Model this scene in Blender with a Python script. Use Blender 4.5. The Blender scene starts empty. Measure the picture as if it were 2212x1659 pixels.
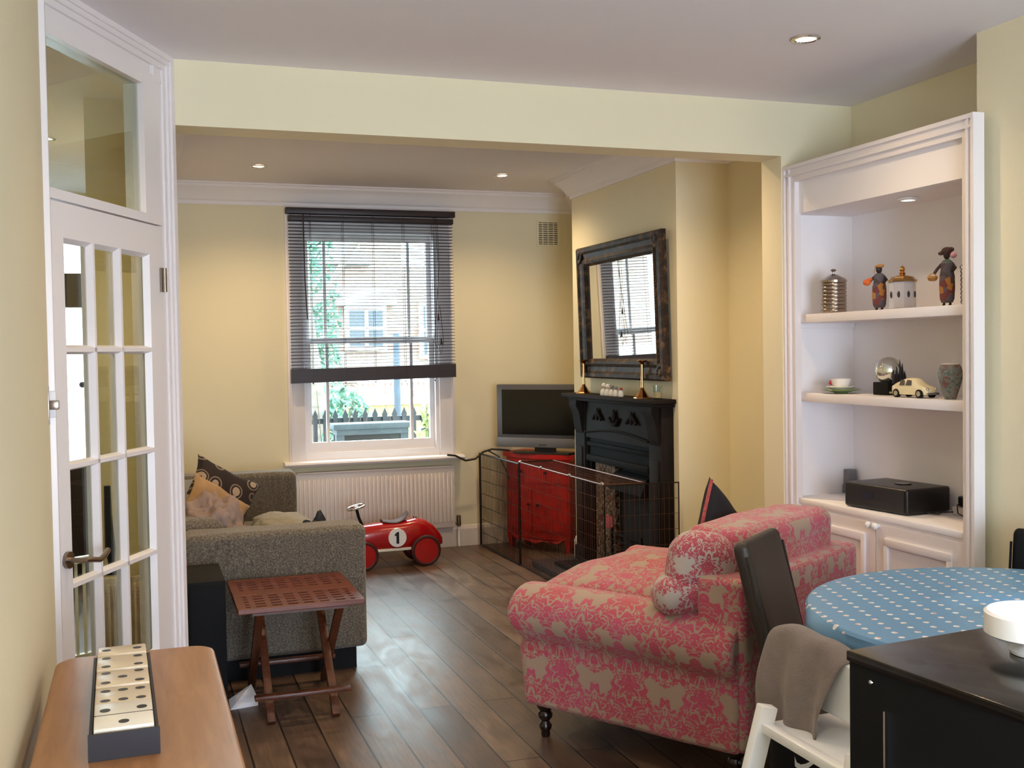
import bpy, bmesh, math, random
from mathutils import Vector, Matrix, noise
random.seed(7); JR=random.Random(3)
PI=math.pi
S=bpy.context.scene; C=S.collection
# ---------------------------------------------------------------- helpers
def lin(h):
    h=h.lstrip('#'); r=[]
    for i in (0,2,4):
        c=int(h[i:i+2],16)/255; r.append(c/12.92 if c<=.04045 else ((c+.055)/1.055)**2.4)
    return (*r,1)
MATS={}
def newmat(name):
    m=bpy.data.materials.new(name); m.use_nodes=True; nt=m.node_tree; b=nt.nodes['Principled BSDF']
    MATS[name]=m; return m,nt,b
def N(nt,typ,**kw):
    n=nt.nodes.new(typ)
    for k,v in kw.items():
        if k in n.inputs: n.inputs[k].default_value=v
        else: setattr(n,k,v)
    return n
def L(nt,a,b): nt.links.new(a,b)
def ramp(nt,fac,stops,interp='LINEAR'):
    r=nt.nodes.new('ShaderNodeValToRGB'); r.color_ramp.interpolation=interp
    e=r.color_ramp.elements
    while len(e)<len(stops): e.new(.5)
    for i,(p,c) in enumerate(stops): e[i].position=p; e[i].color=lin(c) if isinstance(c,str) else c
    L(nt,fac,r.inputs[0]); return r
def coord(nt,kind='Object',scale=(1,1,1),rot=(0,0,0)):
    t=nt.nodes.new('ShaderNodeTexCoord'); mp=nt.nodes.new('ShaderNodeMapping')
    mp.inputs['Scale'].default_value=scale; mp.inputs['Rotation'].default_value=rot
    L(nt,t.outputs[kind],mp.inputs[0]); return mp.outputs[0]
def plain(name,c,rough=.6,metal=0,var=.06,nscale=8,bump=.0,bscale=60,spec=.5,coat=0,sheen=0,aniso=(1,1,1)):
    m,nt,b=newmat(name)
    b.inputs['Roughness'].default_value=rough; b.inputs['Metallic'].default_value=metal
    b.inputs['Specular IOR Level'].default_value=spec; b.inputs['Coat Weight'].default_value=coat
    b.inputs['Sheen Weight'].default_value=sheen
    v=coord(nt,'Object',aniso); n=N(nt,'ShaderNodeTexNoise',Scale=nscale,Detail=4); L(nt,v,n.inputs['Vector'])
    base=lin(c)
    a=tuple(min(1,x*(1-var)) for x in base[:3])+(1,); d=tuple(min(1,x*(1+var)) for x in base[:3])+(1,)
    r=ramp(nt,n.outputs['Fac'],[(.3,a),(.7,d)]); L(nt,r.outputs[0],b.inputs['Base Color'])
    if bump:
        n2=N(nt,'ShaderNodeTexNoise',Scale=bscale,Detail=3); L(nt,v,n2.inputs['Vector'])
        bp=N(nt,'ShaderNodeBump',Strength=bump,Distance=.01); L(nt,n2.outputs['Fac'],bp.inputs['Height']); L(nt,bp.outputs[0],b.inputs['Normal'])
    return m
def emis(name,c,s):
    m,nt,b=newmat(name); b.inputs['Base Color'].default_value=lin(c); b.inputs['Emission Color'].default_value=lin(c); b.inputs['Emission Strength'].default_value=s; return m
def glassy(name,tint='#e8f0ec',base=.0,rough=0.0,opac=0.0):
    m=bpy.data.materials.new(name); m.use_nodes=True; nt=m.node_tree; nt.nodes.clear(); MATS[name]=m
    o=nt.nodes.new('ShaderNodeOutputMaterial'); t=N(nt,'ShaderNodeBsdfTransparent'); t.inputs[0].default_value=lin(tint)
    g=N(nt,'ShaderNodeBsdfGlossy'); g.inputs['Roughness'].default_value=rough
    f=N(nt,'ShaderNodeFresnel'); mx=N(nt,'ShaderNodeMixShader'); ge=nt.nodes.new('ShaderNodeNewGeometry'); io=N(nt,'ShaderNodeMapRange'); io.inputs[3].default_value=1.5; io.inputs[4].default_value=1/1.5; L(nt,ge.outputs['Backfacing'],io.inputs[0]); L(nt,io.outputs[0],f.inputs['IOR'])
    ad=N(nt,'ShaderNodeMath',operation='ADD'); ad.inputs[1].default_value=base; ad.use_clamp=True
    L(nt,f.outputs[0],ad.inputs[0]); L(nt,ad.outputs[0],mx.inputs[0]); L(nt,t.outputs[0],mx.inputs[1]); L(nt,g.outputs[0],mx.inputs[2]); L(nt,mx.outputs[0],o.inputs[0])
    return m
def box_uv(me):
    if me.uv_layers: return
    uv=me.uv_layers.new(name='UVMap')
    for p in me.polygons:
        n=p.normal; a=max(range(3),key=lambda i:abs(n[i]))
        for li in p.loop_indices:
            co=me.vertices[me.loops[li].vertex_index].co
            uv.data[li].uv=((co.y,co.z),(co.x,co.z),(co.x,co.y))[a]
class G:
    def __init__(s): s.bm=bmesh.new()
    def box(s,c,sz,bev=0,rot=None,seg=2):
        r=bmesh.ops.create_cube(s.bm,size=1); vs=r['verts']; sz=[v+JR.uniform(0,.0005) if v>.004 else v for v in sz]
        bmesh.ops.scale(s.bm,vec=Vector(sz),verts=vs)
        if bev:
            es=list({e for v in vs for e in v.link_edges})
            rr=bmesh.ops.bevel(s.bm,geom=es,offset=bev,segments=seg,profile=.5,affect='EDGES')
            vs=list({v for f in rr['faces'] for v in f.verts}|{v for v in vs if v.is_valid})
        if rot is not None: bmesh.ops.rotate(s.bm,cent=(0,0,0),matrix=rot,verts=vs)
        bmesh.ops.translate(s.bm,vec=Vector(c),verts=vs); return s
    def lh(s,lo,hi,bev=0):
        return s.box([(a+b)/2 for a,b in zip(lo,hi)],[abs(b-a) for a,b in zip(lo,hi)],bev)
    def bar(s,a,b,w,h=None,bev=0,up=(0,0,1)):
        a=Vector(a);b=Vector(b);h=h or w;d=b-a;z=d.normalized();u=Vector(up)
        if abs(z.dot(u))>.99:u=Vector((1,0,0))
        x=u.cross(z).normalized();y=z.cross(x)
        return s.box((a+b)/2,(w,h,d.length),bev,Matrix((x,y,z)).transposed())
    def cyl(s,a,b,r0,r1=None,n=16):
        a=Vector(a);b=Vector(b);r1=r0 if r1 is None else r1; d=b-a
        q=Vector((0,0,1)).rotation_difference(d.normalized()).to_matrix()
        r=bmesh.ops.create_cone(s.bm,cap_ends=True,cap_tris=False,segments=n,radius1=r0,radius2=max(r1,1e-5),depth=d.length)
        bmesh.ops.rotate(s.bm,cent=(0,0,0),matrix=q,verts=r['verts']); bmesh.ops.translate(s.bm,vec=(a+b)/2,verts=r['verts']); return s
    def sph(s,c,sz,n=16):
        r=bmesh.ops.create_uvsphere(s.bm,u_segments=n,v_segments=max(6,n*2//3),radius=1)
        bmesh.ops.scale(s.bm,vec=Vector(sz) if not isinstance(sz,(int,float)) else Vector((sz,)*3),verts=r['verts']); bmesh.ops.translate(s.bm,vec=Vector(c),verts=r['verts']); return s
    def loft(s,rings,close=True,cap=True):
        vv=[[s.bm.verts.new(p) for p in r] for r in rings]; n=len(rings[0])
        for a,b in zip(vv,vv[1:]):
            for i in range(n if close else n-1):
                j=(i+1)%n
                s.bm.faces.new((a[i],a[j],b[j],b[i]))
        if cap and close:
            s.bm.faces.new(list(reversed(vv[0]))); s.bm.faces.new(vv[-1])
        return s
    def lathe(s,prof,c=(0,0,0),n=24,cap=True):
        rings=[[(c[0]+r*math.cos(2*PI*i/n),c[1]+r*math.sin(2*PI*i/n),c[2]+z) for i in range(n)] for r,z in prof]
        return s.loft(rings,cap=cap)
    def tube(s,pts,r,n=6,rf=None):
        pts=[Vector(p) for p in pts]; rings=[]; u=Vector((0,0,1))
        for i,p in enumerate(pts):
            t=(pts[min(i+1,len(pts)-1)]-pts[max(i-1,0)]).normalized()
            if abs(t.dot(u))>.95:u=Vector((1,0,0)) if abs(t.x)<.9 else Vector((0,1,0))
            x=u.cross(t).normalized();y=t.cross(x);u=y
            rr=rf[i] if rf else r
            rings.append([p+rr*(math.cos(2*PI*k/n)*x+math.sin(2*PI*k/n)*y) for k in range(n)])
        return s.loft(rings)
    def prism(s,poly,f0,f1):   # f0/f1 map 2d->3d
        return s.loft([[f0(p) for p in poly],[f1(p) for p in poly]])
    def torus(s,c,R,r,n=28,m=8,axis='z'):
        rings=[]
        for i in range(n):
            a=2*PI*i/n; ring=[]
            for k in range(m):
                b=2*PI*k/m; rr=R+r*math.cos(b); p=(rr*math.cos(a),rr*math.sin(a),r*math.sin(b))
                if axis=='y': p=(p[0],p[2],p[1])
                if axis=='x': p=(p[2],p[0],p[1])
                ring.append(Vector(c)+Vector(p))
            rings.append(ring)
        vv=[[s.bm.verts.new(p) for p in r] for r in rings]
        for i in range(n):
            a=vv[i];b=vv[(i+1)%n]
            for k in range(m): s.bm.faces.new((a[k],a[(k+1)%m],b[(k+1)%m],b[k]))
        return s
    def soft(s,c,half,r,dome=0,rot=None,wob=0,k=4,flat=3):
        bm2=bmesh.new()
        ax=[]
        for h in half:
            i=h-r; t=[i+r*math.tan(PI/4*j/k) for j in range(k+1)]
            mid=[ -i+2*i*j/(flat+1) for j in range(1,flat+1)]
            ax.append([-x for x in reversed(t)]+mid+t)
        vm={}
        def V(p):
            key=tuple(round(x,6) for x in p)
            if key not in vm:
                q=Vector([max(-(half[i]-r),min(half[i]-r,p[i])) for i in range(3)]); d=Vector(p)-q
                v=q+d.normalized()*r if d.length>1e-9 else q
                vm[key]=bm2.verts.new(v)
            return vm[key]
        for a in range(3):
            b,c2=[i for i in range(3) if i!=a]
            for sg in (-1,1):
                for i in range(len(ax[b])-1):
                    for j in range(len(ax[c2])-1):
                        q=[]
                        for (x,y) in ((i,j),(i+1,j),(i+1,j+1),(i,j+1)):
                            p=[0,0,0];p[a]=sg*half[a];p[b]=ax[b][x];p[c2]=ax[c2][y];q.append(V(p))
                        try: bm2.faces.new(q)
                        except ValueError: pass
        for v in bm2.verts:
            x=v.co.x/half[0];y=v.co.y/half[1];zz=v.co.z/half[2]
            if dome: v.co.z+=(zz if zz>0 else zz*.2)*dome*max(0,1-x*x)**.6*max(0,1-y*y)**.6
            if wob: v.co+=wob*noise.noise_vector(v.co*6+Vector(c))
        if rot is not None: bmesh.ops.rotate(bm2,cent=(0,0,0),matrix=rot,verts=bm2.verts)
        bmesh.ops.translate(bm2,vec=Vector(c),verts=bm2.verts)
        bmesh.ops.recalc_face_normals(bm2,faces=bm2.faces)
        me=bpy.data.meshes.new('t'); bm2.to_mesh(me); bm2.free(); s.bm.from_mesh(me); bpy.data.meshes.remove(me); return s
    def pillow(s,w,h,t,mat,n=18,wob=.012,pinch=.12):
        # w along x, h along z, thickness along y ; mat = Matrix 4x4
        uvl=s.bm.loops.layers.uv.verify(); vm={}
        def P(i,j,sd):
            u=-1+2*i/n; v=-1+2*j/n
            edge=(i in(0,n) or j in(0,n)); key=(i,j,0 if edge else sd)
            if key in vm: return vm[key]
            f=max(0,(1-u**4))**.5*max(0,(1-v**4))**.5
            uu=u*(1-pinch*(1-v*v)*(u*u)); v2=v*(1-pinch*(1-u*u)*(v*v))
            p=Vector((uu*w/2,sd*t/2*f,v2*h/2)); p+=wob*noise.noise_vector(p*7+Vector((w,h,t)))
            vm[key]=s.bm.verts.new(mat@p); return vm[key]
        for sd in(-1,1):
            for i in range(n):
                for j in range(n):
                    ids=[(i,j),(i+1,j),(i+1,j+1),(i,j+1)]
                    if sd>0: ids=ids[::-1]
                    try: f=s.bm.faces.new([P(a,b,sd) for a,b in ids])
                    except ValueError: continue
                    for lp,(a,b) in zip(f.loops,ids): lp[uvl].uv=(w*a/n+ (3 if sd>0 else 0),h*b/n)
        return s
    def ext_uv(s,prof,y0,y1,ny=10,close=True,warp=None):
        # profile in (x,z) extruded along y, uv=(y, arclength)
        uvl=s.bm.loops.layers.uv.verify(); n=len(prof); al=[0]
        for i in range(n): al.append(al[-1]+(Vector(prof[(i+1)%n])-Vector(prof[i])).length)
        rows=[]
        for k in range(ny+1):
            y=y0+(y1-y0)*k/ny; row=[]
            for (x,z) in prof:
                p=Vector((x,y,z)); 
                if warp: p=warp(p)
                row.append(s.bm.verts.new(p))
            rows.append(row)
        for k in range(ny):
            for i in range(n if close else n-1):
                j=(i+1)%n
                f=s.bm.faces.new((rows[k][i],rows[k][j],rows[k+1][j],rows[k+1][i]))
                ya=y0+(y1-y0)*k/ny; yb=y0+(y1-y0)*(k+1)/ny
                for lp,u in zip(f.loops,((ya,al[i]),(ya,al[i+1]),(yb,al[i+1]),(yb,al[i]))): lp[uvl].uv=u
        if close:
            for row,fl in ((rows[0],1),(rows[-1],0)):
                f=s.bm.faces.new(row[::-1] if fl else row)
                for lp in f.loops: lp[uvl].uv=(lp.vert.co.x,lp.vert.co.z)
        return s
    def obj(s,name,mat,parent=None,smooth=True,world=False,uv=False,ang=35,**tags):
        bmesh.ops.recalc_face_normals(s.bm,faces=s.bm.faces)
        me=bpy.data.meshes.new(name); s.bm.to_mesh(me); s.bm.free()
        if world and parent is not None: me.transform(mw(parent).inverted())
        me.materials.append(MATS[mat]) if isinstance(mat,str) else me.materials.append(mat)
        if uv: box_uv(me)
        if smooth:
            for p in me.polygons: p.use_smooth=True
            try: me.set_sharp_from_angle(angle=math.radians(ang))
            except Exception: pass
        o=bpy.data.objects.new(name,me); C.objects.link(o)
        if parent is not None: o.parent=parent
        for k,v in tags.items(): o[k]=v
        return o
def mw(o):
    m=o.matrix_basis.copy()
    while o.parent: o=o.parent; m=o.matrix_basis@m
    return m
def tag(o,label,cat,group=None,kind=None):
    o['label']=label; o['category']=cat
    if group:o['group']=group
    if kind:o['kind']=kind
    return o
def thing(name,label,cat,loc=(0,0,0),rz=0,group=None):
    o=bpy.data.objects.new(name,None); o.empty_display_size=.05; C.objects.link(o); o.location=loc; o.rotation_euler=(0,0,rz)
    return tag(o,label,cat,group)
def single(g,name,mat,label,cat,loc=(0,0,0),rz=0,group=None,world=False,**kw):
    # one-mesh thing with its origin at loc
    o=g.obj(name,mat,**kw)
    M0=Matrix.Translation(loc)@Matrix.Rotation(rz,4,'Z')
    if world: o.data.transform(M0.inverted())
    o.location=loc; o.rotation_euler=(0,0,rz)
    return tag(o,label,cat,group)
def struct(g,name,mat,parent=None,**kw):
    o=g.obj(name,mat,parent,**kw)
    if parent is None:o['kind']='structure'
    return o
def dup(root,loc,rz,label,group=None):
    r=root.copy(); C.objects.link(r); r.location=loc; r.rotation_euler=(0,0,rz); r['label']=label
    if group:r['group']=group
    for ch in list(root.children):
        c=ch.copy(); C.objects.link(c); c.parent=r
        for g in ch.children:
            d=g.copy(); C.objects.link(d); d.parent=c
    return r
RX=lambda a:Matrix.Rotation(a,3,'X'); RY=lambda a:Matrix.Rotation(a,3,'Y'); RZ=lambda a:Matrix.Rotation(a,3,'Z')
# ---------------------------------------------------------------- materials
plain('wall_cream','#e5ddbf',.85,var=.015,nscale=1.5,bump=.05,bscale=180,spec=.2)
plain('ceiling_paint','#ebe8ee',.9,var=.01,nscale=1,bump=.03,bscale=150,spec=.2)
plain('gloss_white','#e9e4e5',.35,var=.012,nscale=2,spec=.5)
plain('matt_white','#f0edef',.7,var=.012,nscale=2,spec=.3)
plain('radiator_white','#e2dad4',.4,var=.01)
plain('skirting_white','#ddd6cf',.45,var=.02)
plain('black_metal','#17161a',.45,metal=.6,var=.1)
plain('wire_dark','#2a2220',.4,metal=.7,var=.1)
plain('wire_copper','#66463a',.35,metal=.9,var=.1)
plain('chrome','#d8dadc',.12,metal=1,var=.02)
plain('steel','#8f8378',.28,metal=1,var=.05)
plain('brass','#d29a62',.16,metal=1,var=.05)
plain('tin_metal','#a89c92',.22,metal=1,var=.06)
plain('gold_lid','#b08a55',.3,metal=.9,var=.08)
plain('cast_iron','#101114',.75,var=.15,bump=.2,bscale=30,spec=.15)
plain('black_plastic','#101013',.35,var=.05)
plain('black_matt','#101012',.8,var=.08,spec=.25)
plain('tv_bezel','#5d5c60',.4,metal=.3,var=.03)
plain('tv_silver','#77767a',.4,metal=.3,var=.03)
plain('screen','#08080a',.12,var=.02,spec=.5)
plain('toy_red','#a80d14',.22,var=.04,coat=.5)
plain('tyre','#3a1010',.6,var=.05)
plain('brown_leather','#4c2a20',.6,var=.08,bump=.1)
plain('slip_brown','#2b221f',.42,var=.1,nscale=20,bump=.15,bscale=140)
plain('white_paint','#eef0f2',.3,var=.01)
plain('ivory','#efe9da',.3,var=.03)
plain('domino_tan','#d8c7aa',.3,var=.03)
plain('pip_black','#0b0a0a',.4)
plain('slate','#23222a',.55,var=.1)
plain('black_gloss','#0b0a0c',.2,var=.05,spec=.35,coat=.1)
plain('black_side','#0a0b0e',.75,var=.1,spec=.2)
plain('bright_white','#ffffff',.25,var=.0)
plain('jersey_grey','#7b6f6a',.95,var=.07,nscale=30,bump=.35,bscale=220,sheen=.2)
plain('frosted','#dfe6ec',.3,var=.02)
plain('peach_cloth','#8d7a72',.9,var=.1,nscale=12,bump=.3,bscale=40)
plain('orange_cloth','#a98862',.9,var=.12,nscale=10,bump=.3,bscale=30)
plain('beige_throw','#8f897c',.95,var=.1,nscale=18,bump=.4,bscale=60)
plain('dark_blue','#17202c',.8,var=.3,nscale=20,bump=.2)
plain('navy','#141a33',.5,var=.1)
plain('paper','#e6e3e8',.7,var=.02)
plain('dark_cushion','#1b1a20',.9,var=.1)
plain('striped_edge','#a04a4c',.9,var=.3,nscale=60)
plain('china','#e8e4dc',.2,var=.02,coat=.5)
plain('jar_glass','#a9a2a2',.15,var=.05,coat=.5)
plain('china_red','#a5283a',.3)
plain('china_green','#8a9a68',.3,var=.2)
plain('cream_car','#e4d6ac',.2,var=.02,coat=.6)
plain('window_dark','#5b5650',.1)
plain('cloth_print','#4b3436',.9,var=.2)
plain('skin_dark','#2c1b18',.6)
plain('straw','#b07a3f',.8,var=.15,nscale=40)
plain('pink_cloth','#d8a3b4',.8)
plain('green_cloth','#4f9a6e',.8)
plain('orange_ball','#d0622a',.7,var=.2)
plain('grill','#1d1d22',.6)
plain('candle_wax','#dfc49a',.6)
plain('bird_white','#dcdcd8',.5,var=.1)
plain('bird_red','#8f3020',.5,var=.1)
plain('bird_grey','#6f7072',.5,var=.1)
plain('plug_black','#101012',.4)
plain('cable_black','#141113',.5)
plain('shade_wood','#2a2024',.45,var=.12,nscale=5,aniso=(1,8,8))
plain('slat_wood','#3a2f33',.5,var=.12,nscale=5)
plain('cord','#2b2327',.8)
plain('ext_paint','#e9e4d6',.8,var=.03)
plain('ext_cream','#9c8658',.85,var=.05)
plain('ext_dark','#0d1117',.6,var=.1)
plain('ext_slate','#3a434d',.7,var=.15,bump=.2)
plain('ext_bark','#6a5f56',.9,var=.2,nscale=14)
plain('ext_ground','#6d6a66',.9,var=.1)
plain('ext_twig','#54453c',.9,var=.15)
plain('ext_roof','#7f7c80',.9,var=.1)
plain('ext_glass','#2a313a',.15,var=.05)
plain('tile_hearth','#3b3a3c',.5,var=.15)
plain('coal','#0e0e10',.9)
plain('grille_shade','#6f6a60',.8)
plain('glow_socket','#cfcac4',.4)
emis('lamp_glow','#ffd9ae',26); emis('lamp_dim','#f4efe8',.9)
glassy('pane'); glassy('clear_glass','#eef2f0',.03); glassy('door_pane','#e2e9e4',.01)
# frosted street-door glass
m=bpy.data.materials.new('frosted_pane'); m.use_nodes=True; nt=m.node_tree; nt.nodes.clear(); MATS['frosted_pane']=m
o=nt.nodes.new('ShaderNodeOutputMaterial'); tl=N(nt,'ShaderNodeBsdfTranslucent'); tl.inputs[0].default_value=(.95,.97,1,1); tp=N(nt,'ShaderNodeBsdfTransparent')
v=coord(nt); n=N(nt,'ShaderNodeTexVoronoi',Scale=45); L(nt,v,n.inputs['Vector']); r=ramp(nt,n.outputs['Distance'],[(.2,(.25,.25,.25,1)),(.6,(.6,.6,.6,1))]); mx=N(nt,'ShaderNodeMixShader'); L(nt,r.outputs[0],mx.inputs[0]); L(nt,tp.outputs[0],mx.inputs[1]); L(nt,tl.outputs[0],mx.inputs[2]); L(nt,mx.outputs[0],o.inputs[0])
# mirror
m,nt,b=newmat('mirror_glass'); b.inputs['Base Color'].default_value=(.86,.88,.86,1); b.inputs['Metallic'].default_value=1; b.inputs['Roughness'].default_value=.015
# silver globe
m,nt,b=newmat('silver_glass'); b.inputs['Base Color'].default_value=(.75,.77,.70,1); b.inputs['Metallic'].default_value=.85; b.inputs['Roughness'].default_value=.12
# vase
m,nt,b=newmat('vase_glass'); v=coord(nt,'Object',(1,1,1)); n=N(nt,'ShaderNodeTexNoise',Scale=45,Detail=3); L(nt,v,n.inputs['Vector'])
r=ramp(nt,n.outputs['Fac'],[(.35,'#5d6a68'),(.5,'#87908c'),(.62,'#8b5a50'),(.7,'#6f7f86')]); L(nt,r.outputs[0],b.inputs['Base Color']); b.inputs['Roughness'].default_value=.15; b.inputs['Transmission Weight'].default_value=.25
# printed cloth of the figures
m,nt,b=newmat('figure_print'); v=coord(nt,'Object'); n=N(nt,'ShaderNodeTexVoronoi',Scale=42); L(nt,v,n.inputs['Vector'])
r=ramp(nt,n.outputs['Color'],[(.2,'#4f444a'),(.42,'#6f3a3c'),(.52,'#a87238'),(.58,'#5a5560'),(.85,'#8f7a4c')],'CONSTANT'); L(nt,r.outputs[0],b.inputs['Base Color']); b.inputs['Roughness'].default_value=.9
# floor boards (run along Y)
m,nt,b=newmat('floor_boards')
v=coord(nt,'Object',(1,1,1),(0,0,PI/2)); v.node.inputs['Location'].default_value=(0,-1.12,0); br=N(nt,'ShaderNodeTexBrick'); L(nt,v,br.inputs['Vector'])
br.offset=.37; br.offset_frequency=2; br.squash=1
br.inputs['Scale'].default_value=1; br.inputs['Brick Width'].default_value=1.9; br.inputs['Row Height'].default_value=.1475; br.inputs['Mortar Size'].default_value=.004; br.inputs['Mortar Smooth'].default_value=.15; br.inputs['Bias'].default_value=0
br.inputs['Color1'].default_value=lin('#503e34'); br.inputs['Color2'].default_value=lin('#705b4b'); br.inputs['Mortar'].default_value=lin('#1d100b')
vg=coord(nt,'Object',(26,1.6,26)); ng=N(nt,'ShaderNodeTexNoise',Scale=3,Detail=8,Roughness=.65,Distortion=.4); L(nt,vg,ng.inputs['Vector'])
vk=coord(nt,'Object',(3.2,1.4,1)); nk=N(nt,'ShaderNodeTexNoise',Scale=2.4,Detail=5,Distortion=1.2); L(nt,vk,nk.inputs['Vector'])
g1=ramp(nt,ng.outputs['Fac'],[(.3,(.62,.62,.62,1)),(.7,(1.2,1.2,1.2,1))]); g2=ramp(nt,nk.outputs['Fac'],[(.35,(.7,.7,.7,1)),(.65,(1.15,1.12,1.08,1))])
mx=N(nt,'ShaderNodeMixRGB',blend_type='MULTIPLY'); mx.inputs[0].default_value=1; L(nt,br.outputs['Color'],mx.inputs[1]); L(nt,g1.outputs[0],mx.inputs[2])
mx2=N(nt,'ShaderNodeMixRGB',blend_type='MULTIPLY'); mx2.inputs[0].default_value=1; L(nt,mx.outputs[0],mx2.inputs[1]); L(nt,g2.outputs[0],mx2.inputs[2])
L(nt,mx2.outputs[0],b.inputs['Base Color'])
rr=ramp(nt,nk.outputs['Fac'],[(.3,(.33,.33,.33,1)),(.7,(.46,.46,.46,1))]); L(nt,rr.outputs[0],b.inputs['Roughness'])
ad=N(nt,'ShaderNodeMath',operation='ADD'); L(nt,br.outputs['Fac'],ad.inputs[0]); ml=N(nt,'ShaderNodeMath',operation='MULTIPLY'); ml.inputs[1].default_value=-.5; L(nt,nk.outputs['Fac'],ml.inputs[0]); L(nt,ml.outputs[0],ad.inputs[1])
bp=N(nt,'ShaderNodeBump',Strength=.35,Distance=.006); bp.invert=True; L(nt,ad.outputs[0],bp.inputs['Height']); L(nt,bp.outputs[0],b.inputs['Normal'])
b.inputs['Specular IOR Level'].default_value=.65
# warm wood helper
def wood(name,a,bc,scale=(2,20,20),rough=.4,coat=0):
    m,nt,b=newmat(name); v=coord(nt,'Object',scale); n=N(nt,'ShaderNodeTexNoise',Scale=2.2,Detail=7,Roughness=.6,Distortion=.6); L(nt,v,n.inputs['Vector'])
    r=ramp(nt,n.outputs['Fac'],[(.3,a),(.7,bc)]); L(nt,r.outputs[0],b.inputs['Base Color']); b.inputs['Roughness'].default_value=rough; b.inputs['Coat Weight'].default_value=coat
wood('oak_console','#9c6c42','#b78558',(14,1.6,14),.38)
wood('stool_teak','#54210f','#75391d',(3,22,22),.32)
wood('stool_leg','#43200f','#5c301b',(18,18,2),.4)
wood('mantel_wood','#110c0b','#1e1613',(10,10,3),.7)
MATS['mantel_wood'].node_tree.nodes['Principled BSDF'].inputs['Specular IOR Level'].default_value=.2
wood('turned_black','#120a0a','#20110f',(6,6,2),.22,.4)
# grey tweed
m,nt,b=newmat('tweed'); v=coord(nt,'Object',(1,1,1)); n=N(nt,'ShaderNodeTexNoise',Scale=140,Detail=2); L(nt,v,n.inputs['Vector'])
v2=coord(nt,'Object',(60,60,6)); n2=N(nt,'ShaderNodeTexNoise',Scale=1.5,Detail=3); L(nt,v2,n2.inputs['Vector'])
r=ramp(nt,n.outputs['Fac'],[(.3,'#453e36'),(.55,'#6c6459'),(.75,'#8d8373')]); r2=ramp(nt,n2.outputs['Fac'],[(.3,(.8,.8,.8,1)),(.7,(1.1,1.08,1.02,1))])
mx=N(nt,'ShaderNodeMixRGB',blend_type='MULTIPLY'); mx.inputs[0].default_value=1; L(nt,r.outputs[0],mx.inputs[1]); L(nt,r2.outputs[0],mx.inputs[2]); L(nt,mx.outputs[0],b.inputs['Base Color'])
b.inputs['Roughness'].default_value=.95; b.inputs['Sheen Weight'].default_value=.25
bp=N(nt,'ShaderNodeBump',Strength=.5,Distance=.004); L(nt,n.outputs['Fac'],bp.inputs['Height']); L(nt,bp.outputs[0],b.inputs['Normal'])
# circles cushion
m,nt,b=newmat('circle_print'); t=nt.nodes.new('ShaderNodeTexCoord'); n=N(nt,'ShaderNodeTexVoronoi',Scale=8.5); n.inputs['Randomness'].default_value=.6; L(nt,t.outputs['UV'],n.inputs['Vector'])
r=ramp(nt,n.outputs['Distance'],[(0,'#6b5443'),(.1,'#a8937c'),(.26,'#a8937c'),(.30,'#2a1f1d'),(.38,'#86735f'),(.44,'#2a1f1d')],'CONSTANT')
n3=N(nt,'ShaderNodeMath',operation='GREATER_THAN'); n3.inputs[1].default_value=.6; sp=N(nt,'ShaderNodeSeparateColor'); L(nt,n.outputs['Color'],sp.inputs[0]); L(nt,sp.outputs[0],n3.inputs[0])
r2=ramp(nt,n.outputs['Distance'],[(0,'#9a8670'),(.2,'#2e2220'),(.27,'#7a6855'),(.33,'#2a1f1d')],'CONSTANT')
mx=N(nt,'ShaderNodeMixRGB'); L(nt,n3.outputs[0],mx.inputs[0]); L(nt,r.outputs[0],mx.inputs[1]); L(nt,r2.outputs[0],mx.inputs[2]); L(nt,mx.outputs[0],b.inputs['Base Color']); b.inputs['Roughness'].default_value=.9
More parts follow.
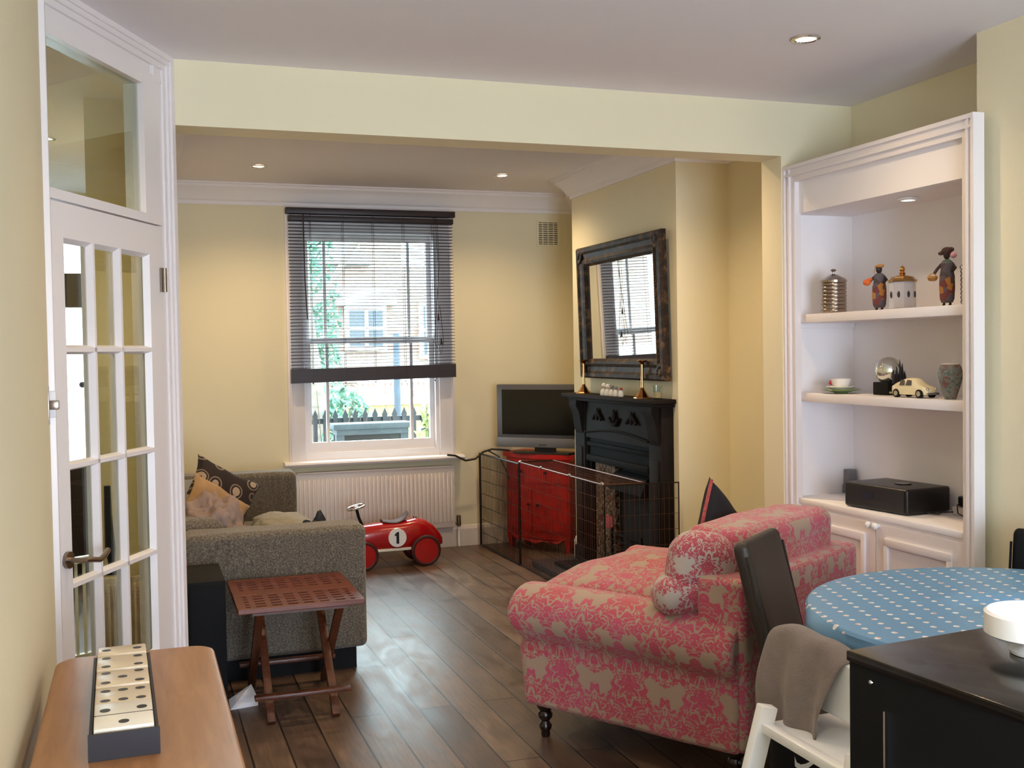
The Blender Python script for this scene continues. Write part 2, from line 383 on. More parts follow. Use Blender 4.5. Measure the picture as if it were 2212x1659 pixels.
# damask: mirrored, staggered noise motif inside an ogee lattice (UV in metres)
def damask(name,ground,ink,ink2,px_=.33,pz=.36,thr=.50):
    m,nt,b=newmat(name); t=nt.nodes.new('ShaderNodeTexCoord'); sp=N(nt,'ShaderNodeSeparateXYZ'); L(nt,t.outputs['UV'],sp.inputs[0])
    def mth(op,a,bv=None,c=None):
        k=N(nt,'ShaderNodeMath',operation=op)
        for i,x in enumerate((a,bv,c)):
            if x is None: continue
            if isinstance(x,(int,float)): k.inputs[i].default_value=x
            else: L(nt,x,k.inputs[i])
        return k.outputs[0]
    u=mth('DIVIDE',sp.outputs[0],px_); w=mth('DIVIDE',sp.outputs[1],pz)
    def motif(du,dw,seed,k=1.0):
        X=mth('MULTIPLY',mth('ABSOLUTE',mth('SUBTRACT',mth('FRACT',mth('ADD',u,du)),.5)),px_); Y=mth('MULTIPLY',mth('SUBTRACT',mth('FRACT',mth('ADD',w,dw)),.5),pz)
        cb=N(nt,'ShaderNodeCombineXYZ'); L(nt,X,cb.inputs[0]); L(nt,Y,cb.inputs[1]); cb.inputs[2].default_value=seed
        no=N(nt,'ShaderNodeTexNoise',Scale=26,Detail=2,Distortion=.5); L(nt,cb.outputs[0],no.inputs['Vector']); nn=mth('MULTIPLY',mth('SUBTRACT',no.outputs['Fac'],.5),.075*k)
        r_=mth('SQRT',mth('ADD',mth('MULTIPLY',X,X),mth('MULTIPLY',mth('MULTIPLY',Y,.78),mth('MULTIPLY',Y,.78))))
        th=mth('ARCTAN2',X,Y)
        # scalloped flower, split by an inner outline
        R1=mth('MULTIPLY',mth('ADD',1.0,mth('ADD',mth('MULTIPLY',mth('COSINE',mth('MULTIPLY',th,12)),.09),mth('MULTIPLY',mth('COSINE',mth('MULTIPLY',th,2)),.20))),.104*k)
        body=mth('GREATER_THAN',mth('ADD',mth('SUBTRACT',R1,r_),mth('MULTIPLY',nn,.9)),0.0)
        n2=N(nt,'ShaderNodeTexNoise',Scale=22/k,Detail=1.5,Distortion=1.6); L(nt,cb.outputs[0],n2.inputs['Vector'])
        cut=mth('MULTIPLY',mth('LESS_THAN',mth('ABSOLUTE',mth('SUBTRACT',n2.outputs['Fac'],.47)),.030),mth('GREATER_THAN',r_,.022*k))
        ringr=mth('SUBTRACT',r_,mth('MULTIPLY',mth('ADD',1.0,mth('MULTIPLY',mth('COSINE',mth('MULTIPLY',th,8)),.22)),.050*k))
        ring=mth('LESS_THAN',mth('ABSOLUTE',ringr),.0045)
        return mth('MULTIPLY',body,mth('SUBTRACT',1.0,mth('MAXIMUM',cut,ring)))
    kk=px_/.31; a=motif(0,0,3.1,kk); c=motif(.5,.5,8.7,.92*kk)
    val=mth('MAXIMUM',a,c)
    # fine veins cut into the ink
    cb=N(nt,'ShaderNodeCombineXYZ'); fu=mth('ABSOLUTE',mth('SUBTRACT',mth('FRACT',mth('MULTIPLY',u,2)),.5)); L(nt,mth('MULTIPLY',fu,px_*50),cb.inputs[0]); L(nt,mth('MULTIPLY',sp.outputs[1],90),cb.inputs[1])
    ve=N(nt,'ShaderNodeTexNoise',Scale=1.2,Detail=1,Distortion=2.2); L(nt,cb.outputs[0],ve.inputs['Vector'])
    vein=mth('LESS_THAN',mth('ABSOLUTE',mth('SUBTRACT',ve.outputs['Fac'],.5)),.022)
    ink_m=mth('GREATER_THAN',val,thr); fac=mth('MULTIPLY',ink_m,mth('SUBTRACT',1.0,mth('MULTIPLY',vein,.7)))
    nz=N(nt,'ShaderNodeTexNoise',Scale=5); L(nt,t.outputs['UV'],nz.inputs['Vector']); ri=ramp(nt,nz.outputs['Fac'],[(.35,ink),(.65,ink2)])
    mx=N(nt,'ShaderNodeMixRGB'); L(nt,fac,mx.inputs[0]); mx.inputs[1].default_value=lin(ground); L(nt,ri.outputs[0],mx.inputs[2]); L(nt,mx.outputs[0],b.inputs['Base Color'])
    b.inputs['Roughness'].default_value=.62; b.inputs['Sheen Weight'].default_value=.25; b.inputs['Specular IOR Level'].default_value=.35
damask('damask','#a58f80','#b23750','#bb4570',.31,.34)
damask('damask_bold','#b0a59f','#a3243f','#ad3552',.24,.27)
# blue oilcloth with printed flower sprigs
m,nt,b=newmat('oilcloth'); v=coord(nt,'Object',(1,1,1),(0,0,.30)); 
def grid(sc,off):
    mp=N(nt,'ShaderNodeMapping'); mp.inputs['Scale'].default_value=sc; mp.inputs['Location'].default_value=off; L(nt,v,mp.inputs[0]); fr=N(nt,'ShaderNodeVectorMath',operation='FRACTION'); L(nt,mp.outputs[0],fr.inputs[0])
    sb=N(nt,'ShaderNodeVectorMath',operation='SUBTRACT'); sb.inputs[1].default_value=(.5,.5,0); L(nt,fr.outputs[0],sb.inputs[0]); 
    ms=N(nt,'ShaderNodeVectorMath',operation='MULTIPLY'); ms.inputs[1].default_value=(1/sc[0],1/sc[1],0); L(nt,sb.outputs[0],ms.inputs[0]); ln=N(nt,'ShaderNodeVectorMath',operation='LENGTH'); L(nt,ms.outputs[0],ln.inputs[0]); return ln.outputs['Value']
d1=grid((16,21,1),(0,0,0)); lt=N(nt,'ShaderNodeMath',operation='LESS_THAN'); lt.inputs[1].default_value=.0085; L(nt,d1,lt.inputs[0])
nb=N(nt,'ShaderNodeTexNoise',Scale=90); L(nt,v,nb.inputs['Vector']); rs=ramp(nt,nb.outputs['Fac'],[(.42,'#eceff2'),(.55,'#f1e6df'),(.66,'#d8a6a6')])
sz_=nt.nodes.new('ShaderNodeSeparateXYZ'); L(nt,v,sz_.inputs[0]); gz=N(nt,'ShaderNodeMath',operation='GREATER_THAN'); gz.inputs[1].default_value=.768; L(nt,sz_.outputs[2],gz.inputs[0]); m2=N(nt,'ShaderNodeMath',operation='MULTIPLY'); L(nt,lt.outputs[0],m2.inputs[0]); L(nt,gz.outputs[0],m2.inputs[1])
mx=N(nt,'ShaderNodeMixRGB'); L(nt,m2.outputs[0],mx.inputs[0]); mx.inputs[1].default_value=lin('#6b9cc8'); L(nt,rs.outputs[0],mx.inputs[2]); L(nt,mx.outputs[0],b.inputs['Base Color']); b.inputs['Roughness'].default_value=.42; b.inputs['Specular IOR Level'].default_value=.4
# distressed mirror frame
m,nt,b=newmat('frame_old'); v=coord(nt); n=N(nt,'ShaderNodeTexNoise',Scale=16,Detail=6,Roughness=.7); L(nt,v,n.inputs['Vector'])
r=ramp(nt,n.outputs['Fac'],[(.38,'#1a110d'),(.52,'#2b1f19'),(.62,'#5f4529'),(.72,'#80603a')]); L(nt,r.outputs[0],b.inputs['Base Color']); b.inputs['Roughness'].default_value=.5; b.inputs['Specular IOR Level'].default_value=.3
bp=N(nt,'ShaderNodeBump',Strength=.4,Distance=.01); L(nt,n.outputs['Fac'],bp.inputs['Height']); L(nt,bp.outputs[0],b.inputs['Normal'])
# painted red chest
m,nt,b=newmat('chest_red'); v=coord(nt); n=N(nt,'ShaderNodeTexNoise',Scale=9,Detail=6,Roughness=.7); L(nt,v,n.inputs['Vector'])
r=ramp(nt,n.outputs['Fac'],[(.3,'#8e0f0e'),(.6,'#c3160f'),(.8,'#a3120e')]); L(nt,r.outputs[0],b.inputs['Base Color']); b.inputs['Roughness'].default_value=.4
# printed hearth tiles
m,nt,b=newmat('hearth_print'); v=coord(nt,'Object',(1,1,1)); n=N(nt,'ShaderNodeTexNoise',Scale=22,Detail=3,Distortion=1.5); L(nt,v,n.inputs['Vector'])
r=ramp(nt,n.outputs['Fac'],[(.38,'#3e2a1e'),(.5,'#4d3a28'),(.57,'#8a8478'),(.64,'#5d2c1e')]); L(nt,r.outputs[0],b.inputs['Base Color']); b.inputs['Roughness'].default_value=.25
# street brick
m,nt,b=newmat('street_brick'); v=coord(nt,'Object',(1,1,1),(PI/2,0,0)); br=N(nt,'ShaderNodeTexBrick'); L(nt,v,br.inputs['Vector'])
br.inputs['Scale'].default_value=1; br.inputs['Brick Width'].default_value=.23; br.inputs['Row Height'].default_value=.08; br.inputs['Mortar Size'].default_value=.008
br.inputs['Color1'].default_value=lin('#7d6257'); br.inputs['Color2'].default_value=lin('#8f7468'); br.inputs['Mortar'].default_value=lin('#a49a90'); L(nt,br.outputs['Color'],b.inputs['Base Color']); b.inputs['Roughness'].default_value=.9
# leaves
def leafmat(name,a,c):
    m,nt,b=newmat(name); v=coord(nt); n=N(nt,'ShaderNodeTexNoise',Scale=6,Detail=4); L(nt,v,n.inputs['Vector']); r=ramp(nt,n.outputs['Fac'],[(.3,a),(.7,c)]); L(nt,r.outputs[0],b.inputs['Base Color']); b.inputs['Roughness'].default_value=.6
leafmat('leaf_green','#2c5340','#557f66'); leafmat('leaf_lime','#5f8a35','#8fae58')
# ---------------------------------------------------------------- room shell
ZR,ZF=2.70,2.80; YB=4.44; YW=8.22; XR=3.31; XF=3.41
struct(G().lh((-1.6,-2.6,-.12),(3.8,YW+.3,0)),'floor','floor_boards',smooth=False)
struct(G().lh((-1.6,-2.6,ZR),(3.8,YB+.17,ZR+.1)),'ceiling','ceiling_paint',smooth=False)
struct(G().lh((.05,YB+.17,ZF),(3.8,YW+.3,ZF+.1)),'ceiling_front','ceiling_paint',smooth=False)
struct(G().lh((-1.6,YB+.17,ZR),(.05,YW+.3,ZR+.1)),'ceiling_hall','ceiling_paint',smooth=False)
# wall over the wide opening plus its right-hand nib
g=G(); g.lh((.13,YB,2.444),(XF+.1,YB+.17,ZR+.1)); g.lh((.13,YB+.02,ZR+.1),(XF+.1,YB+.17,ZF+.1)); g.lh((2.915,YB,0),(XF+.1,YB+.17,2.444)); struct(g,'wall_middle','wall_cream',smooth=False)
# window wall with opening
WX0,WX1,WZ0,WZ1=1.20,2.25,.73,2.52
g=G(); g.lh((-1.0,YW,0),(WX0,YW+.28,3)); 
bmesh.ops.delete(g.bm,geom=g.bm.verts[:],context='VERTS')
for lo,hi in (((.05,YW,0),(WX0,YW+.28,ZF+.1)),((WX1,YW,0),(XF+.3,YW+.28,ZF+.1)),((WX0,YW,0),(WX1,YW+.28,WZ0)),((WX0,YW,WZ1),(WX1,YW+.28,ZF+.1))): g.lh(lo,hi)
struct(g,'wall_front','wall_cream',smooth=False)
struct(G().lh((XF,YB+.17,0),(XF+.12,YW,ZF+.1)),'wall_right','wall_cream',smooth=False)
CX,CY0,CY1=3.06,5.77,7.39
struct(G().lh((CX,CY0,0),(XF,CY1,ZF)),'wall_chimney_breast','wall_cream',smooth=False)
struct(G().lh((.05,YB+.1,0),(.17,YW,ZF+.1)),'wall_left_front','wall_cream',smooth=False)
struct(G().lh((-.345,-2.6,0),(-.252,3.60,ZR)),'wall_left','wall_cream',smooth=False)
struct(G().lh((XR,3.2,0),(XR+.2,YB,ZR)),'wall_right_recess','wall_cream',smooth=False)
struct(G().lh((3.0,-2.6,0),(3.6,3.27,ZR)),'wall_right_rear','wall_cream',smooth=False)
# rear wall behind the camera with broad glazed garden doors
g=G(); g.lh((-1.6,-2.7,0),(.1,-2.5,ZR)); g.lh((2.0,-2.7,0),(3.6,-2.5,ZR)); g.lh((.1,-2.7,2.25),(2.0,-2.5,ZR)); struct(g,'wall_back','wall_cream',smooth=False)
g=G()
for x in (.13,1.05,1.97): g.bar((x,-2.58,0),(x,-2.58,2.25),.06,.06)
g.bar((.1,-2.58,2.22),(2.0,-2.58,2.22),.06,.06); g.bar((.1,-2.58,.05),(2.0,-2.58,.05),.06,.1)
struct(g,'door_3','gloss_white')
# hall shell
struct(G().lh((-1.6,-2.6,0),(-1.3,YW+.3,ZR)),'wall_hall_left','wall_cream',smooth=False)
g=G(); g.lh((-1.3,YW,0),(-.95,YW+.2,ZR)); g.lh((-.30,YW,0),(.05,YW+.2,ZR)); g.lh((-.95,YW,2.5),(-.30,YW+.2,ZR)); struct(g,'wall_hall_end','wall_cream',smooth=False)
struct(G().lh((-.19,5.2,0),(.05,5.3,ZR)),'wall_hall_return','wall_cream',smooth=False)
# street door seen through the glazed door
d=G(); d.lh((-.95,YW+.05,0),(-.86,YW+.1,2.5)); d.lh((-.335,YW+.05,0),(-.30,YW+.1,2.5)); d.lh((-.95,YW+.05,2.05),(-.30,YW+.1,2.14)); d.lh((-.95,YW+.05,0),(-.30,YW+.1,.8)); d.lh((-.86,YW+.05,1.9),(-.335,YW+.1,2.06)); d.lh((-.86,YW+.05,2.36),(-.335,YW+.1,2.5))
d2=struct(d,'door_2','shade_wood')
G().lh((-.86,YW+.07,.8),(-.335,YW+.08,1.9)).obj('frosted_glass','frosted_pane',d2); G().lh((-.86,YW+.07,2.14),(-.335,YW+.08,2.36)).obj('fanlight','frosted_pane',d2)
G().sph((-.36,YW+.02,1.35),.022).obj('door_knob','black_metal',d2)
# cornice of the front room: stepped profile swept round the room
def sweep_cornice():
    prof=[(0,-.15),(.012,-.15),(.014,-.125),(.03,-.115),(.05,-.08),(.085,-.045),(.10,-.03),(.10,-.012),(.125,-.012),(.125,0),(0,0)]
    path=[(.17,YB+.17),(.17,YW),(XF,YW),(XF,CY1),(CX,CY1),(CX,CY0),(XF,CY0),(XF,YB+.17)]
    g=G(); n=len(path); rings=[]
    for i,p in enumerate(path):
        p=Vector(p); ns=[]
        for a,b in ((i-1,i),(i,i+1)):
            if a<0 or b>=n: continue
            d=(Vector(path[b])-Vector(path[a])).normalized(); ns.append(Vector((d.y,-d.x)))
        if len(ns)==2: m=(ns[0]+ns[1]); m=m/max(.1,(m.dot(ns[0])))
        else: m=ns[0]
        rings.append([(p.x+m.x*o,p.y+m.y*o,ZF+z) for o,z in prof])
    g.loft(rings); return g
struct(sweep_cornice(),'trim_1','matt_white',ang=25)
# skirting boards
def skirt(name,a,b,h=.165,t=.018):
    a=Vector((*a,0));b=Vector((*b,0)); g=G(); d=(b-a).normalized(); nrm=Vector((d.y,-d.x,0))
    prof=[(0,0),(t,0),(t,h-.03),(t*.7,h-.018),(t*.5,h-.006),(0,h)]
    g.loft([[a+nrm*o+Vector((0,0,z)) for o,z in prof],[b+nrm*o+Vector((0,0,z)) for o,z in prof]]); struct(g,name,'skirting_white',ang=20)
skirt('baseboard_front',(.17,YW),(XF,YW)); skirt('baseboard_chimney',(CX,CY1-.0),(CX,CY0)); skirt('baseboard_chimney_side',(CX,CY0),(XF,CY0)); skirt('baseboard_left',(.17,YB+.17),(.17,YW)); skirt('baseboard_right',(XF,CY0),(XF,YB+.17))
# ---------------------------------------------------------------- glazed door set on the slanting wall
DA=math.radians(26.3); DM=Matrix.Translation((.167,4.44,0))@Matrix.Rotation(PI/2-DA,4,'Z')   # local x = along the wall (+ = far), local -y = towards the room
FR=bpy.data.objects.new('trim_2',None)
def dw(g): bmesh.ops.transform(g.bm,matrix=DM,verts=g.bm.verts); return g
g=G()
g.lh((-.148,.02,0),(0,.12,ZR))              # far jamb
g.lh((-.985,.02,0),(-.915,.12,ZR))          # near jamb
g.lh((-.93,.03,2.585),(0,.12,ZR)); g.lh((-.93,-.004,2.036),(-.13,.11,2.068))
for a,b,t in ((-.14,-.118,.022),(-.118,-.07,.014),(-.07,-.045,.024),(-.045,-.028,.032),(-.028,.0,.04)): g.lh((a,-t+.036,0),(b,.05,2.70))
for a,b,t in ((2.585,2.603,.02),(2.603,2.64,.012),(2.64,2.662,.024),(2.662,2.68,.034),(2.68,2.70,.042)): g.lh((-.93,-t+.036,a),(-.028,.05,b))
g.lh((-.235,.012,2.068),(-.13,.09,2.59)); g.lh((-.915,.012,2.55),(-.13,.09,2.59))
struct(dw(g),'trim_2','gloss_white',smooth=False)
struct(dw(G().lh((-.905,.035,2.068),(-.235,.041,2.55))),'window_2','door_pane',smooth=False)
# near jamb lining and lock keep at the end of the left wall
g=G(); g.lh((-.272,3.585,0),(-.234,3.61,ZR),.003); struct(g,'trim_3','gloss_white')
DM=DM@Matrix.Translation((0,-.03,0))
g=G(); s0,s1=-.913,-.154; z0,z1=.012,2.030; colsb=[-.839,-.652,-.466,-.244]; rowsb=[.44,.815,1.195,1.567,1.92]
g.lh((s0,.03,z0),(colsb[0],.074,z1)); g.lh((colsb[3],.03,z0),(s1,.074,z1)); g.lh((colsb[0],.03,rowsb[4]),(colsb[3],.074,z1)); g.lh((colsb[0],.03,z0),(colsb[3],.074,rowsb[0]))
bev=.012
for x in colsb[1:3]:
    g.loft([[(x-.014,.052,z),(x-.006,.03,z),(x+.006,.03,z),(x+.014,.052,z),(x+.006,.074,z),(x-.006,.074,z)] for z in (rowsb[0],rowsb[4])])
for z in rowsb[1:4]:
    g.loft([[(x,.052,z-.015),(x,.03,z-.007),(x,.03,z+.007),(x,.052,z+.015),(x,.074,z+.007),(x,.074,z-.007)] for x in (colsb[0],colsb[3])])
for i in range(3):   # bevelled beads round each pane
    xa,xb=colsb[i],colsb[i+1]
    if i>0: xa+=.012
    if i<2: xb-=.012
    for j in range(4):
        za,zb=rowsb[j],rowsb[j+1]
        if i==0: g.loft([[(xa,.03,z),(xa+.014,.052,z),(xa,.052,z)] for z in (za,zb)])
        if i==2: g.loft([[(xb,.03,z),(xb-.014,.052,z),(xb,.052,z)] for z in (za,zb)])
        if j==3: g.loft([[(x,.03,zb),(x,.052,zb-.014),(x,.052,zb)] for x in (xa,xb)])
        if j==0: g.loft([[(x,.03,za),(x,.052,za+.014),(x,.052,za)] for x in (xa,xb)])
door=struct(dw(g),'door_1','gloss_white',smooth=False)
for i in range(3):
    for j in range(4): dw(G().lh((colsb[i]+.002,.056,rowsb[j]+.002),(colsb[i+1]-.002,.06,rowsb[j+1]-.002))).obj('glass_pane','door_pane',door,smooth=False)
g=G(); g.cyl((-.872,.03,.905),(-.872,.018,.905),.027,n=24); g.tube([(-.872,.02,.905),(-.872,-.02,.905),(-.868,-.034,.905),(-.85,-.04,.903),(-.80,-.042,.893),(-.765,-.04,.90),(-.735,-.036,.913)],.009,10); dw(g).obj('door_handle','steel',door)
for hz in (1.83,.35):
    g=G(); g.cyl((-.147,.018,hz-.045),(-.147,.018,hz+.045),.009); g.lh((-.165,.022,hz-.045),(-.13,.031,hz+.045)); dw(g).obj('hinge','steel',door)
o=G().lh((-.272,3.566,1.36),(-.232,3.585,1.44),.002).obj('lock_keep','gloss_white'); o['kind']='structure'
g=G(); g.lh((-.252,3.545,1.385),(-.222,3.566,1.412),.003); g.lh((-.258,3.545,1.34),(-.250,3.566,1.455),.001); tag(g.obj('latch_plate','steel'),'small steel latch plate on white jamb beside the glazed door','latch'); 
bpy.data.objects.remove(FR)
# hall things behind the glass
g=G(); g.lh((-.17,5.10,.08),(.04,5.14,.56),.008)
for k in range(9): g.lh((-.163+k*.022,5.086,.11),(-.153+k*.022,5.102,.53),.003)
single(g,'hall_radiator','radiator_white','pale ribbed radiator in the hall behind the glazed door','radiator',(-.06,5.12,.08),world=True)
g=G(); g.tube([(-.13,5.02,.98),(-.13,5.02,.86),(-.125,5.03,.70),(-.12,5.04,.62)],.02,8,[.014,.016,.022,.012]); g.box((-.13,5.04,.60),(.07,.02,.03),.005)
single(g,'rolled_umbrella','navy','dark blue long thin item hanging in the hall, seen through the door glass','umbrella',(-.13,5.02,.6),world=True)
g=G()
for k in range(6): g.bar((-.40+k*.035,5.5+k*.02,.0),(-.40+k*.035,5.5+k*.02,.56),.014)
g.bar((-.43,5.48,.57),(-.19,5.62,.57),.03,.03); g.bar((-.43,5.48,.1),(-.19,5.62,.1),.03,.03)
single(g,'hall_gate','white_paint','white spindled gate in the hall behind the lowest left door panes','gate',(-.31,5.55,0),world=True)
# ---------------------------------------------------------------- window
g=G(); A=YW-.025
g.lh((1.075,A,.72),(1.20,YW+.02,2.66),.004); g.lh((2.25,A,.72),(2.375,YW+.02,2.66),.004); g.lh((1.075,A,2.52),(2.375,YW+.02,2.655),.004)
g.lh((1.20,YW+.0,.73),(2.25,YW+.2,.79)); g.lh((1.185,YW,.73),(1.225,YW+.2,2.52)); g.lh((2.225,YW,.73),(2.265,YW+.2,2.52)); g.lh((1.2,YW,2.46),(2.25,YW+.2,2.53)); g.lh((1.09,A-.012,.72),(1.11,A+.01,2.65),.003); g.lh((2.34,A-.012,.72),(2.36,A+.01,2.65),.003)
win=struct(g,'window_1','gloss_white')
def sash(y,z0,z1,bb,tt,nm):
    g=G(); x0,x1=1.215,2.235
    g.lh((x0,y,z0),(x0+.045,y+.04,z1)); g.lh((x1-.045,y,z0),(x1,y+.04,z1)); g.lh((x0,y,z0),(x1,y+.04,z0+bb)); g.lh((x0,y,z1-tt),(x1,y+.04,z1))
    for x in (1.385,2.045): g.lh((x-.011,y+.004,z0),(x+.011,y+.036,z1))
    o=g.obj(nm,'gloss_white',win); G().lh((x0+.03,y+.018,z0+.02),(x1-.03,y+.022,z1-.02)).obj('glass','pane',o,smooth=False)
sash(YW+.05,.79,1.66,.075,.04,'sash'); sash(YW+.10,1.62,2.47,.045,.06,'sash')
g=G(); prof=[(YW+.03,.70),(YW+.03,.735),(YW-.10,.735),(YW-.122,.73),(YW-.13,.717),(YW-.122,.703),(YW-.10,.70)]
g.prism(prof,lambda p:(1.03,p[0],p[1]),lambda p:(2.42,p[0],p[1])); g.obj('window_sill','gloss_white',win)
# venetian blind
bl=thing('venetian_blind','dark brown slatted venetian blind half lowered over the street window','blind',(1.72,YW-.09,1.33))
W=lambda g,n,m,p,**k: g.obj(n,m,p,world=True,**k)
W(G().lh((1.075,YW-.12,2.585),(2.375,YW-.055,2.63),.004),'head_rail','shade_wood',bl)
W(G().lh((1.095,YW-.115,2.535),(2.36,YW-.055,2.572),.003),'valance_slat','shade_wood',bl)
g=G(); ns=46; ztop,zbl,zbr=2.53,1.432,1.452
for k in range(ns):
    f=k/(ns-1); za=ztop+(zbl-ztop)*f; zb=ztop+(zbr-ztop)*f
    g.loft([[(x,YW-.112,z+.002),(x,YW-.085,z+.0055),(x,YW-.058,z+.002),(x,YW-.058,z),(x,YW-.085,z+.0035),(x,YW-.112,z)] for x,z in ((1.095,za),(2.36,zb))])
W(g,'slats','slat_wood',bl)
g=G(); g.loft([[(x,YW-.115,z0),(x,YW-.055,z0),(x,YW-.055,z1),(x,YW-.115,z1)] for x,z0,z1 in ((1.092,1.325,1.428),(2.362,1.345,1.448))]); W(g,'bottom_rail','shade_wood',bl,smooth=False)
g=G()
for x in (1.255,1.50,1.73,1.965,2.20):
    for y in (YW-.114,YW-.056): g.tube([(x,y,2.58),(x,y,1.33)],.0016,4)
    g.sph((x,YW-.085,1.322),.006,8)
W(g,'ladder_cords','cord',bl)
W(G().tube([(1.20,YW-.125,2.58),(1.203,YW-.13,2.1),(1.215,YW-.13,1.80)],.005,6),'tilt_wand','shade_wood',bl)
g=G(); 
for k in (0,1): g.tube([(2.215+.012*k,YW-.125,2.58),(2.225+.01*k,YW-.128,2.2),(2.222-.015*k,YW-.13,1.85),(2.215-.03*k,YW-.13,1.62),(2.24,YW-.13,1.53),(2.262,YW-.13,1.62),(2.25,YW-.128,1.75),(2.235,YW-.128,1.9)],.0022,5)
W(g,'pull_cord','cord',bl); W(G().cyl((2.222,YW-.13,1.79),(2.222,YW-.13,1.84),.009,.004,10),'cord_tassel','cord',bl); W(G().cyl((2.245,YW-.13,1.60),(2.243,YW-.13,1.65),.01,.004,10),'cord_tassel','cord',bl)
# vent
v=thing('wall_vent','pale square ventilation grille high on the window wall by the corner','vent',(3.19,YW,2.38))
g=G(); x0,x1,z0,z1=3.09,3.29,2.385,2.595
g.lh((x0,YW-.012,z0),(x0+.018,YW,z1)); g.lh((x1-.018,YW-.012,z0),(x1,YW,z1)); g.lh((x0,YW-.012,z0),(x1,YW,z0+.015)); g.lh((x0,YW-.012,z1-.015),(x1,YW,z1))
for k in range(10): g.box((3.19,YW-.009,z0+.027+k*.0175),(.17,.010,.006),0,RX(.5))
for k in range(3): g.lh((x0+.05+k*.047,YW-.012,z0),(x0+.056+k*.047,YW-.003,z1))
W(g,'louvres','wall_cream',v); W(G().lh((x0+.01,YW-.003,z0+.01),(x1-.01,YW-.0005,z1-.01)),'vent_back','grille_shade',v)
# radiator
r=thing('radiator','white ribbed panel radiator under the street window','radiator',(1.73,8.15,.12))
g=G(); x0,x1=1.11,2.345; z0,z1=.165,.645; g.lh((x0,8.135,z0),(x1,8.16,z1),.008)
n=37
for k in range(n):
    x=x0+.03+(x1-x0-.06)*k/(n-1); g.lh((x-.0085,8.118,z0+.045),(x+.0085,8.14,z1-.045),.005)
W(g,'front_panel','radiator_white',r); W(G().lh((x0+.01,8.118,z1-.004),(x1-.01,8.19,z1+.008),.003),'top_grille','radiator_white',r); W(G().lh((x0,8.17,z0),(x1,8.19,z1),.006),'rear_panel','radiator_white',r)
g=G(); g.cyl((2.375,8.15,.17),(2.375,8.15,.255),.018,.016,14); g.cyl((2.345,8.15,.195),(2.39,8.15,.195),.010); W(g,'valve','steel',r)
W(G().tube([(2.375,8.15,.17),(2.375,8.15,.01)],.009,10),'pipe','matt_white',r)
# ---------------------------------------------------------------- recessed downlights
def spot(x,y,z,label,on=True,power=26,r=.038,ang=140):
    t=thing('downlight',label,'ceiling light',(x,y,z),0,'recessed ceiling downlights')
    G().lathe([(r,-.001),(r+.016,-.003),(r+.016,-.007),(r+.004,-.010),(r,-.006)],n=28,cap=False).obj('bezel','chrome' if on else 'white_paint',t)
    G().lathe([(.001,-.004),(r,-.004),(r,-.002),(.001,-.002)],n=24).obj('lamp_face','lamp_glow' if on else 'lamp_dim',t)
    if on:
        ld=bpy.data.lights.new('downlight_lamp','SPOT'); ld.energy=power; ld.color=(1,.72,.42); ld.spot_size=math.radians(ang); ld.spot_blend=1; ld.shadow_soft_size=.03
        lo=bpy.data.objects.new('downlight_lamp',ld); C.objects.link(lo); lo.parent=t; lo.location=(0,0,-.02)
    return t
FP=27
spot(.805,7.37,ZF,'glowing recessed ceiling downlight above the left of the window',power=FP); spot(2.51,7.35,ZF,'glowing recessed ceiling downlight above the television corner',power=FP)
spot(.805,5.3,ZF,'recessed downlight in the front room ceiling over the grey sofa arm',power=FP); spot(2.45,5.1,ZF,'recessed downlight in the front room ceiling near the chimney breast side',power=40)
spot(2.41,3.50,ZR,'bright recessed downlight in the rear room ceiling before the alcove shelves',power=12); 
spot(.75,3.3,ZR,'unseen downlight added in the rear ceiling near the glazed door',power=12); spot(2.2,.9,ZR,'unseen downlight added in the rear ceiling near the garden doors right',power=12); spot(.7,.9,ZR,'unseen downlight added in the rear ceiling near the garden doors left',power=12)  # unseen rear downlights, added and turned up to brighten the alcove unit
hl=spot(-.42,6.2,ZR,'downlight in the hall ceiling seen through the glass above the door',power=48,ang=150)
spot(-.75,4.3,ZR,'unseen downlight added in the hall ceiling behind the glazed door',power=32,ang=150)  # second hall lamp, out of view, added to light the hall behind the glass
# ---------------------------------------------------------------- built-in alcove shelves
UX=2.95; UY0,UY1=3.272,YB; UA=UY0-.07
u=thing('alcove_cabinet','white built-in alcove shelf unit with panelled cupboards below','cabinet',(3.13,3.85,0))
g=G(); g.lh((XR-.012,UY0,.0),(XR,UY1,2.34)); g.lh((UX+.02,UY1-.02,0),(XR,UY1,2.34)); g.lh((UX+.02,UY0,0),(XR,UY0+.02,2.34)); g.lh((UX+.01,UY0,2.165),(XR,UY1,2.185)); g.lh((UX+.01,UY0,2.185),(UX+.03,UY1,2.345)); W(g,'carcass','matt_white',u,smooth=False)
g=G()  # left architrave, right architrave, crown
for a,b,t in ((0,.014,.03),(.014,.034,.018),(.034,.046,.026),(.046,.075,.014)):
    g.lh((UX-t,UY1-b,0),(UX+.02,UY1-a,2.39)); g.lh((UX-t,UA+a,0),(UX+.02,UA+b,2.39))
for a,b,t in ((2.388,2.372,.032),(2.372,2.35,.02),(2.35,2.338,.028),(2.338,2.312,.015)): g.lh((UX-t,UA,b),(UX+.02,UY1,a))
W(g,'architrave','gloss_white',u,smooth=False)
for z in (1.69,1.322): 
    W(G().lh((UX+.015,UY0+.02,z-.04),(XR-.012,UY1-.02,z),.002),'shelf','gloss_white',u); W(G().lh((UX+.03,UY1-.045,z-.062),(XR-.02,UY1-.02,z-.04)),'shelf_batten','matt_white',u)
W(G().lh((UX-.004,UY0+.02,.80),(XR-.012,UY1-.02,.826),.004),'counter','matt_white',u)
W(G().lh((UX+.012,UY0,.06),(UX+.03,UY1-.07,.80)),'cupboard_frame','gloss_white',u)
ym=3.80
